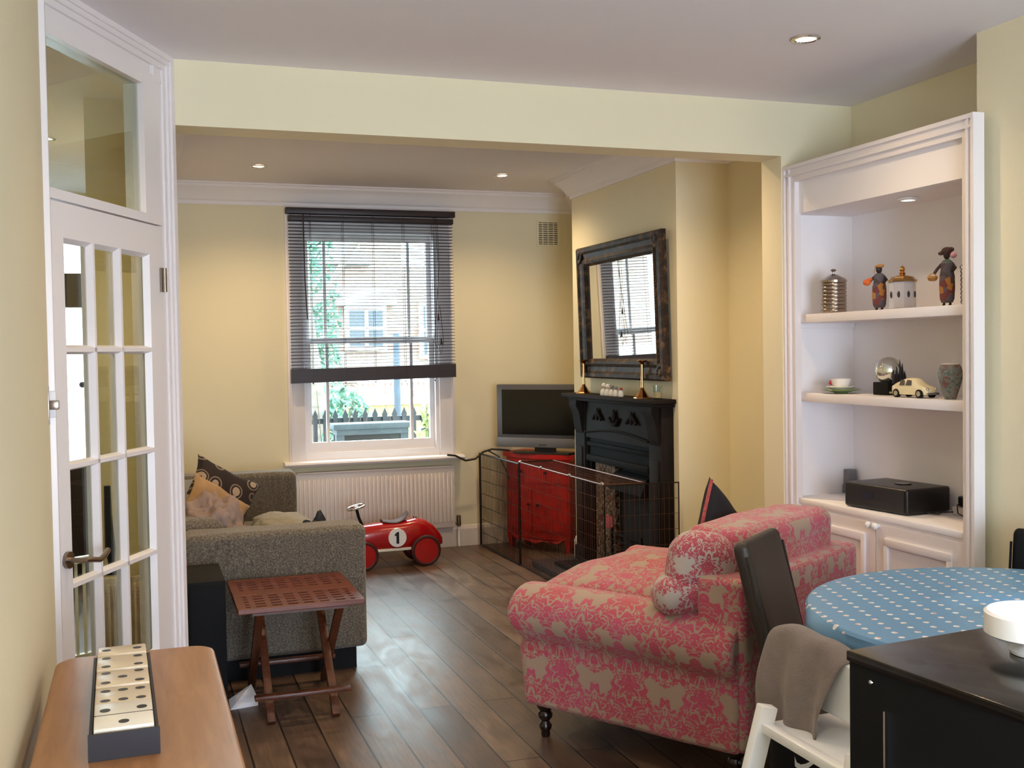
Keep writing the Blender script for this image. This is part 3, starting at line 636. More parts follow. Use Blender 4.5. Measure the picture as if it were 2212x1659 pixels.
for (a,b,ky) in ((UY0+.01,ym-.003,ym-.022),(ym+.003,UY1-.075,ym+.022)):
    g=G(); g.lh((UX-.006,a,.07),(UX+.012,b,.785))
    # panel moulding ring
    for (ya,yb,za,zb) in ((a+.06,b-.06,.70,.735),(a+.06,b-.06,.10,.135),(a+.06,a+.085,.1,.735),(b-.085,b-.06,.1,.735)): g.lh((UX-.018,ya,za),(UX-.004,yb,zb),.004)
    dd=W(g,'cupboard_door','gloss_white',u); W(G().cyl((UX-.004,ky,.79-.012),(UX-.018,ky,.79-.012),.006).sph((UX-.026,ky,.778),.015,14),'knob','white_paint',dd)
t=thing('cabinet_light','unlit white round spotlight in the underside of the alcove canopy','cabinet light',(3.12,3.80,2.165))
G().lathe([(.03,0),(.042,-.002),(.044,-.008),(.03,-.012)],n=24,cap=False).obj('bezel','white_paint',t); G().lathe([(.001,-.006),(.03,-.006),(.03,-.001),(.001,-.001)],n=20).obj('lamp_face','lamp_dim',t)
# items on the shelves
Z1,Z2,Z3=1.6915,1.3235,.8275
def tin(y,x,label,clip=1):
    t=thing('ribbed_tin',label,'tin',(x,y,Z1),0,'shiny metal tins on the top alcove shelf')
    pr=[(.001,0),(.054,0)]; 
    for k in range(8): z=.004+k*.017; pr+=[(.056,z),(.058,z+.004),(.058,z+.011),(.054,z+.0155)]
    pr+=[(.056,.142),(.001,.142)]; G().lathe(pr,n=32).obj('tin_body','tin_metal',t,ang=60)
    l=G().lathe([(.059,.140),(.060,.150),(.052,.158),(.02,.176),(.006,.180),(.001,.180)],n=32).obj('lid','tin_metal',t); G().lathe([(.004,.178),(.005,.190),(.012,.194),(.014,.198),(.008,.203),(.001,.204)],n=20).obj('lid_knob','tin_metal',l)
    return t
tin(4.22,3.045,'ribbed shiny metal tin with knob lid, left end of top alcove shelf')
tin(3.357,3.075,'shiny metal tin partly hidden at the right end of the top alcove shelf')
def figure(x,y,label,tall,rz,hat):
    t=thing('cloth_figurine',label,'figurine',(x,y,Z1),rz,'cloth market-woman figurines on the top shelf')
    h=tall
    rings=[]
    for f,rx,ry in ((.06,.022,.018),(.12,.028,.022),(.3,.031,.024),(.5,.03,.023),(.62,.024,.019),(.70,.026,.02),(.76,.02,.016),(.79,.009,.009)):
        rings.append([(rx*math.cos(2*PI*k/14),ry*math.sin(2*PI*k/14),h*f) for k in range(14)])
    G().loft(rings).obj('dress','figure_print',t)
    g=G(); 
    for s in(-1,1): G().cyl((s*.012,0,0),(s*.012,0,h*.08),.005,.005,8).sph((s*.012,-.004,.004),(.006,.011,.005),8).obj('foot','skin_dark',t)
    g.cyl((0,0,h*.77),(0,0,h*.83),.007,.007,8); g.sph((0,-.003,h*.865),(.013,.015,.018),12); g.sph((0,-.018,h*.862),(.003,.004,.004),6); g.obj('head','skin_dark',t)
    G().tube([(-.02,0,h*.72),(-.036,-.004,h*.64),(-.046,-.012,h*.56)],.006,8).obj('arm','skin_dark',t); G().tube([(.02,0,h*.72),(.034,-.006,h*.64),(.026,-.022,h*.58)],.006,8).obj('arm','skin_dark',t)
    if hat=='scarf':
        G().sph((0,0,h*.93),(.022,.02,.017),14).sph((.014,.0,h*.955),(.014,.012,.01),10).sph((-.024,.004,h*.90),(.012,.008,.008),8).obj('headscarf','cloth_print',t)
        G().loft([[(rr*math.cos(2*PI*k/12),rr*.8*math.sin(2*PI*k/12),h*z) for k in range(12)] for rr,z in ((.024,.68),(.022,.74),(.012,.79))]).obj('shawl','green_cloth',t)
        G().sph((.026,-.004,h*.86),(.014,.01,.013),10).obj('pink_bundle','pink_cloth',t)
        g=G(); g.lathe([(.001,0),(.014,.002),(.02,.012),(.018,.02),(.001,.018)],(-.052,-.014,h*.43)); g.torus((-.052,-.014,h*.50),.014,.002,16,5,'y'); g.obj('basket','straw',t)
    else:
        G().sph((0,0,h*.93),(.019,.016,.009),14).sph((.012,0,h*.945),(.01,.009,.006),10).tube([(-.012,0,h*.93),(-.02,0,h*.86),(-.022,0,h*.79)],.0015,5).obj('straw_hat','straw',t)
        G().sph((-.05,-.012,h*.60),(.018,.014,.014),12).sph((-.038,-.012,h*.66),(.012,.01,.008),8).obj('fruit_bundle','orange_ball',t)
    return t
figure(3.06,3.915,'thin cloth figurine in a straw hat holding an orange bundle, left of the square jar',.205,-1.0,'hat')
figure(3.06,3.50,'taller cloth figurine with dark headscarf and small basket on the top shelf',.235,-1.0,'scarf')
t=thing('lidded_jar','faceted glass jar with a golden domed lid between two figurines','jar',(3.06,3.765,Z1),.2)
G().lathe([(.001,0),(.052,0),(.054,.004),(.054,.112),(.05,.116),(.001,.116)],n=8).obj('jar_body','jar_glass',t,smooth=False)
l=G().lathe([(.058,.114),(.06,.120),(.048,.128),(.046,.134),(.03,.138),(.014,.142),(.001,.142)],n=8).obj('lid','gold_lid',t,smooth=False); G().lathe([(.008,.14),(.014,.15),(.008,.158),(.012,.166),(.008,.176),(.001,.182)],n=14).obj('finial','brass',l)
for k in range(8):
    a=PI/8+k*PI/4; G().sph((.050*math.cos(a),.050*math.sin(a),.06),(.006,.006,.014),8).obj('painted_sprig','slate',t)
# middle shelf
t=thing('teacup_and_saucers','white teacup with a red flower on two stacked saucers, middle alcove shelf','cup',(3.06,4.19,Z2))
G().lathe([(.001,0),(.03,0),(.034,.004),(.09,.016),(.088,.018),(.03,.008),(.001,.008)],n=28).obj('lower_saucer','china_green',t); G().lathe([(.001,.009),(.03,.009),(.034,.013),(.068,.03),(.066,.032),(.03,.016),(.001,.016)],n=28).obj('saucer','china',t)
c=G().lathe([(.001,.017),(.024,.017),(.03,.024),(.042,.045),(.046,.066),(.043,.066),(.038,.046),(.026,.026),(.001,.024)],n=28).obj('cup','china',t); G().sph((-.036,.026,.048),(.010,.010,.012),10).obj('flower_motif','china_red',c); G().torus((.048,.02,.044),.013,.003,16,6,'y').obj('cup_handle','china',c)
t=thing('snow_globe','silvery glass globe with dark spires on a black block base','ornament',(3.12,3.93,Z2),.1)
G().lh((-.05,-.045,0),(.05,.045,.055),.003).obj('base','black_matt',t); G().sph((0,0,.105),.06,28).obj('globe','silver_glass',t)
g=G()
for x,h in ((-.03,.06),(-.012,.075),(.006,.105),(.02,.09),(.034,.055)): g.cyl((x-.0,-.058,.05),(x,-.058,.05+h*.45),.007,.006,8).cyl((x,-.058,.05+h*.45),(x,-.058,.05+h),.007,.0005,8)
g.obj('spires','slate',t)
t=thing('model_car','cream model of a rounded vintage car on the middle alcove shelf','model car',(3.03,3.66,Z2),-PI/2+.08)
rings=[]  # x along the car, front at +x
for x,w,zt,zb in ((-.103,.012,.028,.014),(-.095,.028,.045,.012),(-.075,.034,.060,.012),(-.05,.036,.070,.012),(-.02,.036,.080,.012),(.01,.036,.081,.012),(.03,.036,.074,.012),(.048,.035,.056,.012),(.07,.033,.049,.012),(.09,.028,.040,.012),(.10,.016,.030,.014)):
    ring=[]
    zbelt=min(zt,.046)
    for (yy,zz) in ((-1,zb),(-1.05,(zb+zbelt)/2),(-1,zbelt),(-.78,zbelt+(zt-zbelt)*.75),(-.4,zt),(.4,zt),(.78,zbelt+(zt-zbelt)*.75),(1,zbelt),(1.05,(zb+zbelt)/2),(1,zb)): ring.append((x,yy*w,zz))
    rings.append(ring)
G().loft(rings).obj('body','cream_car',t,ang=60)
for s in(-1,1):
    g=G()
    for a,b_ in ((-.045,-.016),(-.010,.022)): g.loft([[(a,s*.0345,.050),(b_,s*.0345,.050),(b_-.004,s*.030,.070),(a+.006,s*.030,.072)],[(a,s*.0375,.050),(b_,s*.0375,.050),(b_-.004,s*.0325,.071),(a+.006,s*.0325,.073)]])
    g.obj('side_window','window_dark',t,smooth=False)
for x in(-.062,.064):
    for s in(-1,1):
        w=G().cyl((x,s*.026,.017),(x,s*.039,.017),.0175,n=20).obj('wheel','black_matt',t); G().cyl((x,s*.036,.017),(x,s*.0405,.017),.011,n=16).obj('hubcap','chrome',w)
G().bar((.103,-.03,.017),(.103,.03,.017),.005,.008).obj('bumper','chrome',t); G().bar((-.106,-.03,.017),(-.106,.03,.017),.005,.008).obj('bumper','chrome',t); G().sph((.095,-.022,.036),.006,10).obj('headlight','chrome',t); G().sph((.095,.022,.036),.006,10).obj('headlight','chrome',t)
def vase(x,y,s,label):
    t=thing('glass_vase',label,'vase',(x,y,Z2),0,'streaky grey glass vases on the middle shelf')
    G().lathe([(r_*s,z*s) for r_,z in ((.001,0),(.022,0),(.023,.006),(.031,.03),(.043,.07),(.047,.1),(.042,.125),(.034,.138),(.031,.136),(.038,.122),(.043,.1),(.038,.07),(.02,.012),(.001,.01))],n=32).obj('vase_body','vase_glass',t)
    G().torus((0,0,.138*s),.033*s,.002*s,28,6).obj('rim','china',t)
vase(3.035,3.455,1.0,'streaky grey-green glass vase in front at the right of the middle shelf'); vase(3.19,3.47,.95,'smaller glass vase half hidden behind another at the right frame edge')
# counter
t=thing('stereo','black box-shaped table stereo on the alcove counter','stereo',(3.115,3.88,Z3),math.radians(-84))
G().soft((0,0,.056),(.185,.125,.054),.012).obj('body','black_plastic',t); G().lh((-.17,-.1265,.012),(.17,-.1245,.10)).obj('front_grille','grill',t); G().lh((-.075,-.128,.05),(-.01,-.126,.075)).obj('display','navy',t); G().lathe([(.001,.1095),(.035,.1095),(.035,.114),(.001,.114)],(.03,.01,0),n=24).obj('top_dial','black_gloss',t)
g=G().lh((3.23,4.375,Z3),(3.29,4.415,Z3+.04)).lh((3.235,4.377,Z3+.03),(3.285,4.413,Z3+.115),.004); single(g,'adaptor','tv_silver','small grey upright adaptor standing at the back left of the alcove counter','adaptor',(3.26,4.395,Z3),world=True)
t=thing('extension_lead','white multi-way extension lead at the right of the counter','extension lead',(3.24,3.52,Z3),PI/2)
G().lh((-.13,-.03,0),(.13,.03,.035),.006).obj('socket_block','glow_socket',t); G().tube([(.12,.03,.012),(.15,.06,.008),(.13,.10,.006),(.17,.12,.006)],.0035,6).obj('flex','plug_black',t)
t=thing('mains_plug','black three-pin plug pushed into the extension lead','plug',(3.24,3.60,Z3+.036),PI/2)
G().soft((0,0,.022),(.026,.022,.022),.008).obj('plug_body','plug_black',t); G().tube([(0,.02,.018),(.0,.045,.01),(-.02,.06,-.02),(-.08,.07,-.03)],.003,6).obj('plug_flex','plug_black',t)
single(G().lh((3.20,3.40,Z3+.036),(3.27,3.47,Z3+.12),.006),'white_charger','matt_white','pale square charger block standing on the extension lead','charger',(3.235,3.435,Z3+.036),world=True)
# ---------------------------------------------------------------- mirror on chimney breast
t=thing('wall_mirror','large rectangular mirror in a wide distressed dark frame over the mantel','mirror',(3.03,6.45,1.345))
t.rotation_euler=(0,math.radians(-1.6),0)
w2=.65; H_=.912; fw=.135
prof=[(0,0),(.0,.030),(.012,.045),(.035,.048),(.05,.036),(.08,.030),(.10,.040),(.118,.034),(.135,.014),(.135,0)]   # (inward, out)
def frame_ring(prof):
    g=G(); corners=[(-w2,0),(w2,0),(w2,H_),(-w2,H_)]; rings=[]
    for (cy,cz) in corners+[corners[0]]:
        sy=1 if cy<0 else -1; sz=1 if cz<.1 else -1
        rings.append([(-o,cy+sy*i,cz+sz*i) for i,o in prof])
    g.loft(rings,cap=False); return g
frame_ring(prof).obj('frame','frame_old',t,ang=25)
G().lh((-.012,-w2+fw-.004,fw-.004),(-.004,w2-fw+.004,H_-fw+.004)).obj('mirror_glass','mirror_glass',t,smooth=False)
for cy in(-1,1):
    for cz in(0,1):
        g=G()
        for k in range(5):
            a=PI/2*k/4; g.sph((-.042,cy*(w2-.05-.045*math.cos(a)),(.05+.045*math.sin(a)) if cz==0 else H_-.05-.045*math.sin(a)),(.008,.018,.018),8)
        g.sph((-.044,cy*(w2-.05),.05 if cz==0 else H_-.05),(.012,.028,.028),10)
        g.obj('corner_ornament','frame_old',t)
# ---------------------------------------------------------------- fireplace
fp=thing('fireplace','black wooden fireplace surround with cast iron tiled insert','fireplace',(CX,6.5,0))
FX=2.975; a,b=5.83,7.18
W(G().lh((2.89,5.79,1.207),(CX,7.235,1.235),.006).lh((2.93,5.81,1.185),(CX,7.21,1.208),.006),'mantel_shelf','mantel_wood',fp)
for (p,q) in ((a,a+.17),(b-.17,b)):
    g=G(); g.lh((FX,p,0),(CX,q,1.187),.004); g.lh((FX-.014,p-.006,0),(CX,q+.006,.14),.004); g.lh((FX-.010,p+.03,.2),(FX+.005,q-.03,.86),.004)
    g.loft([[(x,p+.02,z) for x,z in ((FX,1.187),(FX-.05,1.187),(FX-.055,1.15),(FX-.03,1.10),(FX-.02,1.03),(FX-.012,.98),(FX,.95))],[(x,q-.02,z) for x,z in ((FX,1.187),(FX-.05,1.187),(FX-.055,1.15),(FX-.03,1.10),(FX-.02,1.03),(FX-.012,.98),(FX,.95))]])
    W(g,'pilaster','mantel_wood',fp)
g=G(); g.lh((FX+.01,a+.17,.93),(CX,b-.17,1.187)); W(g,'frieze','mantel_wood',fp)
g=G(); mid=(a+b)/2
for s in(-1,0,1):
    pts=[(FX-.004,mid+s*.27+.07*(k/6-.5)*2,1.075+.035*math.cos((k/6-.5)*PI*1.2)*( -1 if s==0 else 1)) for k in range(7)]; g.tube(pts,.012,6)
    g.sph((FX-.004,mid+s*.27,1.10),(.014,.02,.045),10)
g.tube([(FX-.002,mid+.5*(k/12-.5)*2,.965+.035*math.sin(k/12*PI)) for k in range(13)],.008,6)
W(g,'carved_scrolls','mantel_wood',fp)
ins=[a+.17,b-.17]; IX=FX+.03
g=G(); g.lh((IX,ins[0],.80),(CX,ins[1],.935)); g.lh((IX-.03,ins[0]+.02,.765),(IX+.02,ins[1]-.02,.81),.006); g.lh((IX-.018,ins[0]+.01,.87),(IX+.01,ins[1]-.01,.90),.005); g.lh((IX,ins[0],0),(CX,ins[0]+.05,.8)); g.lh((IX,ins[1]-.05,0),(CX,ins[1],.8))
W(g,'iron_insert','cast_iron',fp)
W(G().lh((IX-.005,6.56,.046),(CX,6.88,.77)),'tile_panel','hearth_print',fp)
g=G(); g.lh((IX+.03,ins[0]+.05,.046),(CX-.001,6.56,.79)); W(g,'firebox','coal',fp)
g=G(); g.prism([(0,.0),(.09,.0),(.05,.10),(0,.12)],lambda p:(IX+.03-p[0],ins[0]+.06,.62+p[1]),lambda p:(IX+.03-p[0],6.55,.62+p[1]))
W(g,'hood','cast_iron',fp); g=G()
for k in range(5): g.lh((IX-.05,ins[0]+.07,.14+k*.045),(IX-.038,6.55,.152+k*.045),.003)
for y in (ins[0]+.09,6.53): g.bar((IX-.044,y,.04),(IX-.044,y,.36),.012)
W(g,'grate','cast_iron',fp)
W(G().lh((2.64,a-.04,0),(FX,b+.04,.045),.006),'hearth','tile_hearth',fp)
# mantelpiece things
def candlestick(y,label):
    t=thing('candlestick',label,'candlestick',(2.965,y,1.235),.4,'brass candlesticks on the mantelpiece')
    G().lathe([(.001,0),(.054,0),(.054,.006),(.05,.010),(.044,.012),(.034,.024),(.02,.045),(.013,.056),(.001,.056)],n=8).obj('foot','brass',t,ang=20); G().lathe([(.001,.054),(.013,.056),(.014,.060),(.0095,.066),(.009,.21),(.012,.214),(.001,.216)],n=16).obj('stem','brass',t); G().lathe([(.001,.212),(.01,.214),(.018,.222),(.03,.232),(.031,.236),(.024,.236),(.001,.228)],n=20).obj('drip_cup','brass',t)
candlestick(6.985,'copper brass candlestick at the window end of the mantelpiece'); candlestick(6.06,'copper brass candlestick nearer the glass at the right of the mantelpiece')
t=thing('tealight_glass','small clear tumbler holding pale candle wax at the mantel right end','candle glass',(2.965,5.86,1.235))
G().lathe([(.001,0),(.026,0),(.03,.012),(.034,.085),(.032,.085),(.028,.014),(.001,.010)],n=24).obj('tumbler','clear_glass',t); G().lathe([(.001,.011),(.027,.011),(.029,.04),(.001,.042)],n=20).obj('wax','candle_wax',t)
for k,(y,mt,lb) in enumerate(((6.62,'bird_white','tallest pale'),(6.555,'bird_white','second pale round-headed'),(6.49,'bird_grey','middle greyish'),(6.425,'bird_grey','dark-headed grey'),(6.35,'bird_red','rust red peaked'))):
    t=thing('mantel_figurine',lb+' tiny figurine in the row between the candlesticks','figurine',(2.955,y,1.235),0,'tiny figurines in a row on the mantelpiece')
    s=1.15-.08*k
    G().lathe([(.001,0),(.02*s,0),(.023*s,.012),(.018*s,.035),(.010*s,.045),(.001,.046)],n=14).obj('body','bird_white',t); G().sph((0,0,.058*s),(.014*s,.018*s,.014*s),12).obj('head','bird_white' if k<2 else mt,t); G().cyl((0,-.016*s,.054*s),(0,-.032*s,.05*s),.005,.001,8).obj('beak',mt,t)
# ---------------------------------------------------------------- television and chest
t=thing('corner_chest','bright red painted chest with curved front under the television','chest',(2.905,7.78,0),math.radians(-59))
# local x along the front (towards the fireplace), local -y towards the room
def chestpoly(o,wd,dp): 
    pts=[(-wd,dp),(-wd,0)]+[(-wd+2*wd*k/12,-o*math.sin(PI*k/12)) for k in range(1,12)]+[(wd,0),(wd*.72,dp)]; return pts
G().prism(chestpoly(.05,.31,.25),lambda p:(p[0],p[1],.10),lambda p:(p[0],p[1],.715)).obj('carcass','chest_red',t,ang=30)
G().prism(chestpoly(.075,.345,.26),lambda p:(p[0],p[1],.715),lambda p:(p[0],p[1],.75)).obj('top','chest_red',t,ang=30)
for x in(-1,1):
    f=lambda xx:-.05*math.sin(PI*(xx+.31)/.62)-.008
    g=G(); xs=[x*.02+x*.27*k/6 for k in range(7)]
    for z0_,z1_ in ((.16,.50),):
        g.loft([[(xx,f(xx),z0_),(xx,f(xx)+.02,z0_),(xx,f(xx)+.02,z1_),(xx,f(xx),z1_)] for xx in xs])
    d_=g.obj('door','chest_red',t,ang=30); G().sph((x*.045,f(.045)-.012,.36),.012,10).obj('knob','black_metal',d_)
g=G(); xs=[-.29+.58*k/12 for k in range(13)]; f=lambda xx:-.05*math.sin(PI*(xx+.31)/.62)-.008
g.loft([[(xx,f(xx),.53),(xx,f(xx)+.02,.53),(xx,f(xx)+.02,.69),(xx,f(xx),.69)] for xx in xs]); d_=g.obj('drawer','chest_red',t,ang=30); G().sph((-.12,f(-.12)-.012,.61),.012,10).sph((.12,f(.12)-.012,.61),.012,10).obj('knob','black_metal',d_)
for x,y in ((-.28,.02),(.28,.02),(-.27,.2),(.2,.2)): G().loft([[(x+sx*r_,y+sy*r_,z) for sx,sy in((-1,-1),(1,-1),(1,1),(-1,1))] for z,r_ in((0,.016),(.05,.02),(.12,.03))]).obj('leg','chest_red',t,smooth=False)
g=G(); g.prism([(-.28,.12),(-.2,.07),(-.1,.085),(0,.06),(.1,.085),(.2,.07),(.28,.12)],lambda p:(p[0],f(p[0])+.006,p[1]),lambda p:(p[0],f(p[0])+.02,p[1])); g.obj('apron','chest_red',t,smooth=False)
t=thing('television','grey framed flat television with a black screen on the red chest','television',(2.955,7.735,.752),math.radians(-46.6))
G().lh((-.40,-.035,.045),(.40,.04,.53),.008).obj('casing','tv_bezel',t); G().lh((-.35,-.040,.145),(.35,-.034,.49)).obj('screen','screen',t); G().lh((-.40,-.042,.047),(.40,-.034,.118),.003).obj('speaker_bar','tv_silver',t)
g=G(); g.prism([(-.26,.03),(-.24,-.09),(.24,-.09),(.26,.03),(.2,.05),(-.2,.05)],lambda p:(p[0],p[1],0),lambda p:(p[0]*.97,p[1]*.97,.014)); g.lh((-.08,-.02,.012),(.08,.03,.06)); g.obj('stand','black_plastic',t)
G().lh((-.03,-.043,.06),(.03,-.041,.075)).obj('logo_plate','chrome',t)
# ---------------------------------------------------------------- hearth guard made of wire panels
GX=2.57; GZ=.745
gd=thing('wire_hearth_guard','black wire mesh guard fencing the chest and hearth, flat top flap','fire guard',(GX,6.9,0))
def panel(a,b,z0,z1,nm,mat,vs=.028,hs=.06,rr=.0016,fr=.006):
    a=Vector(a);b=Vector(b);d=b-a;n=int(d.length/vs); g=G()
    for k in range(1,n): p=a+d*k/n; g.bar((p.x,p.y,z0),(p.x,p.y,z1),rr*2)
    m_=int((z1-z0)/hs)
    for k in range(1,m_): z=z0+(z1-z0)*k/m_; g.bar((a.x,a.y,z),(b.x,b.y,z),rr*2)
    o=W(g,nm,mat,gd,smooth=False); g=G()
    for z in(z0,z1): g.cyl((a.x,a.y,z),(b.x,b.y,z),fr,n=8)
    for p in(a,b): g.cyl((p.x,p.y,z0-.004),(p.x,p.y,z1+.004),fr,n=8)
    f_=g.obj('panel_frame','wire_dark',None); f_.data.transform(mw(gd).inverted()); f_.parent=o
panel((GX-.02,8.13),(GX,7.26),.012,GZ-.01,'end_panel','wire_dark',.032,.10,.0019,.008)
panel((GX,7.26),(GX,5.77),.012,GZ,'side_panel','wire_copper',.03,.075,.0013,.004)
panel((GX,5.77),(3.03,5.72),.012,GZ,'return_panel','wire_copper',.03,.09,.0011,.004)
g=G(); 
for k in range(1,50): y=5.77+1.49*k/50; g.bar((GX,y,GZ),(GX+.26,y,GZ),.002)
for k in range(1,5): g.bar((GX+.26*k/5,5.77,GZ),(GX+.26*k/5,7.26,GZ),.003)
o=W(g,'top_flap','wire_copper',gd,smooth=False)
g=G(); 
for p,q in (((GX,5.77),(GX,7.26)),((GX+.26,5.77),(GX+.26,7.26)),((GX,5.77),(GX+.26,5.77)),((GX,7.26),(GX+.26,7.26))): g.cyl((*p,GZ+.003),(*q,GZ+.003),.006,n=8)
o2=g.obj('flap_frame','wire_copper'); o2.data.transform(mw(gd).inverted()); o2.parent=o
g=G()
for y in(5.80,6.3,6.8,7.22): g.sph((GX,y,GZ+.008),.012,8)
W(g,'clips','chrome',gd); 
# black cable over the corner of the guard
g=G(); g.tube([(2.27,8.08,.742),(2.33,8.06,.735),(2.42,8.08,.69),(2.50,8.08,.70),(2.56,8.07,.752),(2.62,8.03,.775),(2.68,7.99,.772),(2.74,7.95,.765)],.008,8); g.tube([(2.60,8.05,.76),(2.66,7.98,.72),(2.69,7.9,.62),(2.70,7.85,.55)],.006,6)
single(g,'power_cable','cable_black','black cable trailing from the window sill over the wire guard','cable',(2.56,8.07,.69),world=True)
# wooden board leaning inside guard and small card
W(G().lh((2.992,6.60,.33),(3.003,6.70,.42),.001),'red_tile','striped_edge',fp)
single(G().box((0,0,.012),(.22,.75,.024),.003),'floor_mat','black_matt','thin dark slab lying on the floorboards inside the wire guard','mat',(2.84,6.62,.046),0)
# ---------------------------------------------------------------- toy racing car
t=thing('toy_racing_car','red ride-on metal racing car with a white number one roundel','toy car',(1.74,7.66,0),math.radians(2))
rings=[]
for x,hw,zc,hh in ((-.36,.05,.20,.05),(-.34,.075,.205,.08),(-.30,.085,.21,.095),(-.1,.095,.215,.105),(.05,.10,.215,.11),(.15,.10,.22,.118),(.22,.09,.215,.11),(.29,.065,.195,.085),(.34,.035,.17,.05),(.365,.012,.155,.025)):
    rings.append([(x,hw*math.copysign(abs(math.cos(a))**.75,math.cos(a)),zc+hh*math.copysign(abs(math.sin(a))**.75,math.sin(a))) for a in [2*PI*k/24 for k in range(24)]])
G().loft(rings).obj('body','toy_red',t,ang=50)
G().lh((-.30,-.088,.118),(.14,-.06,.138),.004).obj('side_strip','ivory',t)
rd=G().cyl((0.0,-.092,.215),(0.0,-.1045,.215),.066,n=32).obj('roundel','white_paint',t)
g=G(); poly=[(-.009,-.042),(.011,-.042),(.011,.042),(-.002,.042),(-.020,.026),(-.020,.012),(-.009,.018)]; g.prism(poly,lambda p:(p[0],-.1042,.215+p[1]),lambda p:(p[0],-.106,.215+p[1])); g.obj('number_one','pip_black',rd,smooth=False)
for x,r_ in((-.25,.105),(.205,.112)):
    for s in(-1,1):
        w=G().torus((x,s*.125,r_),r_-.014,.014,28,8,'y').obj('wheel','tyre',t); G().lathe([(.001,-.014),(r_*.82,-.010),(r_*.82,.006),(r_*.4,.016),(.016,.018),(.001,.02)],n=28).obj('hub','toy_red',w)
        h=[c for c in w.children][0]; h.rotation_euler=(PI/2*s*1,0,0); h.location=(x,s*.125,r_)
    G().cyl((x,-.12,r_),(x,.12,r_),.008).obj('axle','chrome',t)
g=G(); rings=[]
for k in range(9):
    f_=k/8; x=-.09+.19*f_; z=.326+.05*max(0,f_-.55)-.010*math.sin(f_*PI)+(.028*((f_-.7)/.3)**2 if f_>.7 else 0); w_=.045+.02*math.sin(f_*PI)
    rings.append([(x,w_*math.cos(a),z+.014*math.sin(a)) for a in [2*PI*j/12 for j in range(12)]])
g.loft(rings).obj('seat','brown_leather',t)
g=G(); g.tube([(-.22,0,.28),(-.255,0,.36),(-.272,0,.43)],.011,10); g.obj('steering_column','black_metal',t)
g=G(); g.torus((0,0,0),.065,.008,30,8); g.bar((-.06,0,0),(.06,0,0),.008,.006); g.bar((0,-.06,0),(0,.06,0),.008,.006); g.sph((0,0,.002),(.018,.018,.008),12); sw=g.obj('steering_wheel','chrome',t); sw.location=(-.274,0,.44); sw.rotation_euler=(0,math.radians(-14),0)
G().cyl((.16,0,.33),(.16,0,.345),.014,n=14).obj('filler_cap','chrome',t)
# ---------------------------------------------------------------- grey sofa
sf=thing('grey_sofa','grey-brown tweed sofa with its near arm facing the viewer','sofa',(.6,6.4,0))
def rb(lo,hi,r,dome=0,wob=.0):
    c=[(a+b)/2 for a,b in zip(lo,hi)]; h=[(b-a)/2 for a,b in zip(lo,hi)]; return G().soft(c,h,r,dome,wob=wob,k=4,flat=5)
W(rb((.195,5.2,.10),(1.045,5.43,.705),.035,wob=.006),'arm','tweed',sf); W(rb((.195,7.37,.10),(1.015,7.60,.75),.04,wob=.006),'arm','tweed',sf)
W(rb((.18,5.44,.12),(.40,7.36,.74),.06,wob=.006),'backrest','tweed',sf); W(rb((.2,5.40,.10),(.99,7.40,.30),.03),'base','tweed',sf)
for y0_ in(5.44,6.41): W(rb((.36,y0_,.24),(1.02,y0_+.955,.43),.05,.03,.006),'seat_cushion','tweed',sf)
W(G().lh((.22,5.23,0),(.99,7.57,.10)),'plinth','black_matt',sf)
def pil(name,w,h,t_,loc,rot,mat,label,cat='cushion',wob=.012,group=None,pinch=.12):
    g=G().pillow(w,h,t_,Matrix.Identity(4),wob=wob,pinch=pinch); o=g.obj(name,mat); o.location=loc; o.rotation_euler=rot; tag(o,label,cat,group); return o
pil('patterned_cushion',.44,.40,.14,(.45,6.60,.69),(math.radians(-20),math.radians(30),math.radians(14)),'circle_print','dark brown cushion printed with beige circles leaning on the grey sofa')
pil('orange_cushion',.40,.30,.12,(.40,6.26,.665),(math.radians(-24),math.radians(35),math.radians(20)),'orange_cloth','orange-tan cushion tucked behind the circle patterned cushion')
# crumpled throws
def heap(name,c,sz,mat,label,cat,seed,rot=0,amp=.35):
    bm=bmesh.new(); bmesh.ops.create_icosphere(bm,subdivisions=5,radius=1)
    for v in bm.verts:
        n_=noise.noise(v.co*2.1+Vector((seed,0,0)))*amp+noise.noise(v.co*5+Vector((0,seed,0)))*amp*.3-abs(noise.noise(Vector((v.co.x*3,v.co.y*7,v.co.z*3+seed))))*amp*.7; v.co*=1+n_
        v.co.z=max(v.co.z,-.45)
    bmesh.ops.scale(bm,vec=sz,verts=bm.verts)
    zm=min(v.co.z for v in bm.verts)
    for v in bm.verts: v.co.z-=zm
    g=G(); g.bm.free(); g.bm=bm; o=g.obj(name,mat,ang=180); o.location=c; o.rotation_euler=(0,0,rot); return tag(o,label,cat)
heap('peach_blanket',(.36,5.70,.455),(.17,.24,.25),'peach_cloth','crumpled striped peach and grey blanket on the grey sofa seat','blanket',2.3,.1)
heap('beige_throw',(.82,6.62,.465),(.19,.42,.075),'beige_throw','pale beige throw spread over the far half of the grey sofa seat','throw',5.1,0,.14)
heap('dark_clothes',(.88,5.62,.465),(.11,.12,.16),'dark_blue','bundle of dark blue clothes behind the near sofa arm','clothes',8.4)
# speaker in front of the arm
t=thing('floor_speaker','black floor speaker standing against the grey sofa arm','speaker',(.262,4.92,0))
G().lh((-.076,-.20,0),(.076,.20,.585),.004).obj('cabinet','black_matt',t); G().lh((-.07,-.206,.02),(.07,-.199,.57),.002).obj('grille','black_side',t)
g=G(); g.loft([[(0,0,0),(.12,.02,0),(.10,.10,.0),(.0,.09,0)],[(0,0,.001),(.12,.02,.03),(.10,.10,.075),(.0,.09,.02)]]); single(g,'folded_paper','paper','scrap of white folded paper on the floor beside the speaker','paper',(.352,4.80,0),smooth=False)
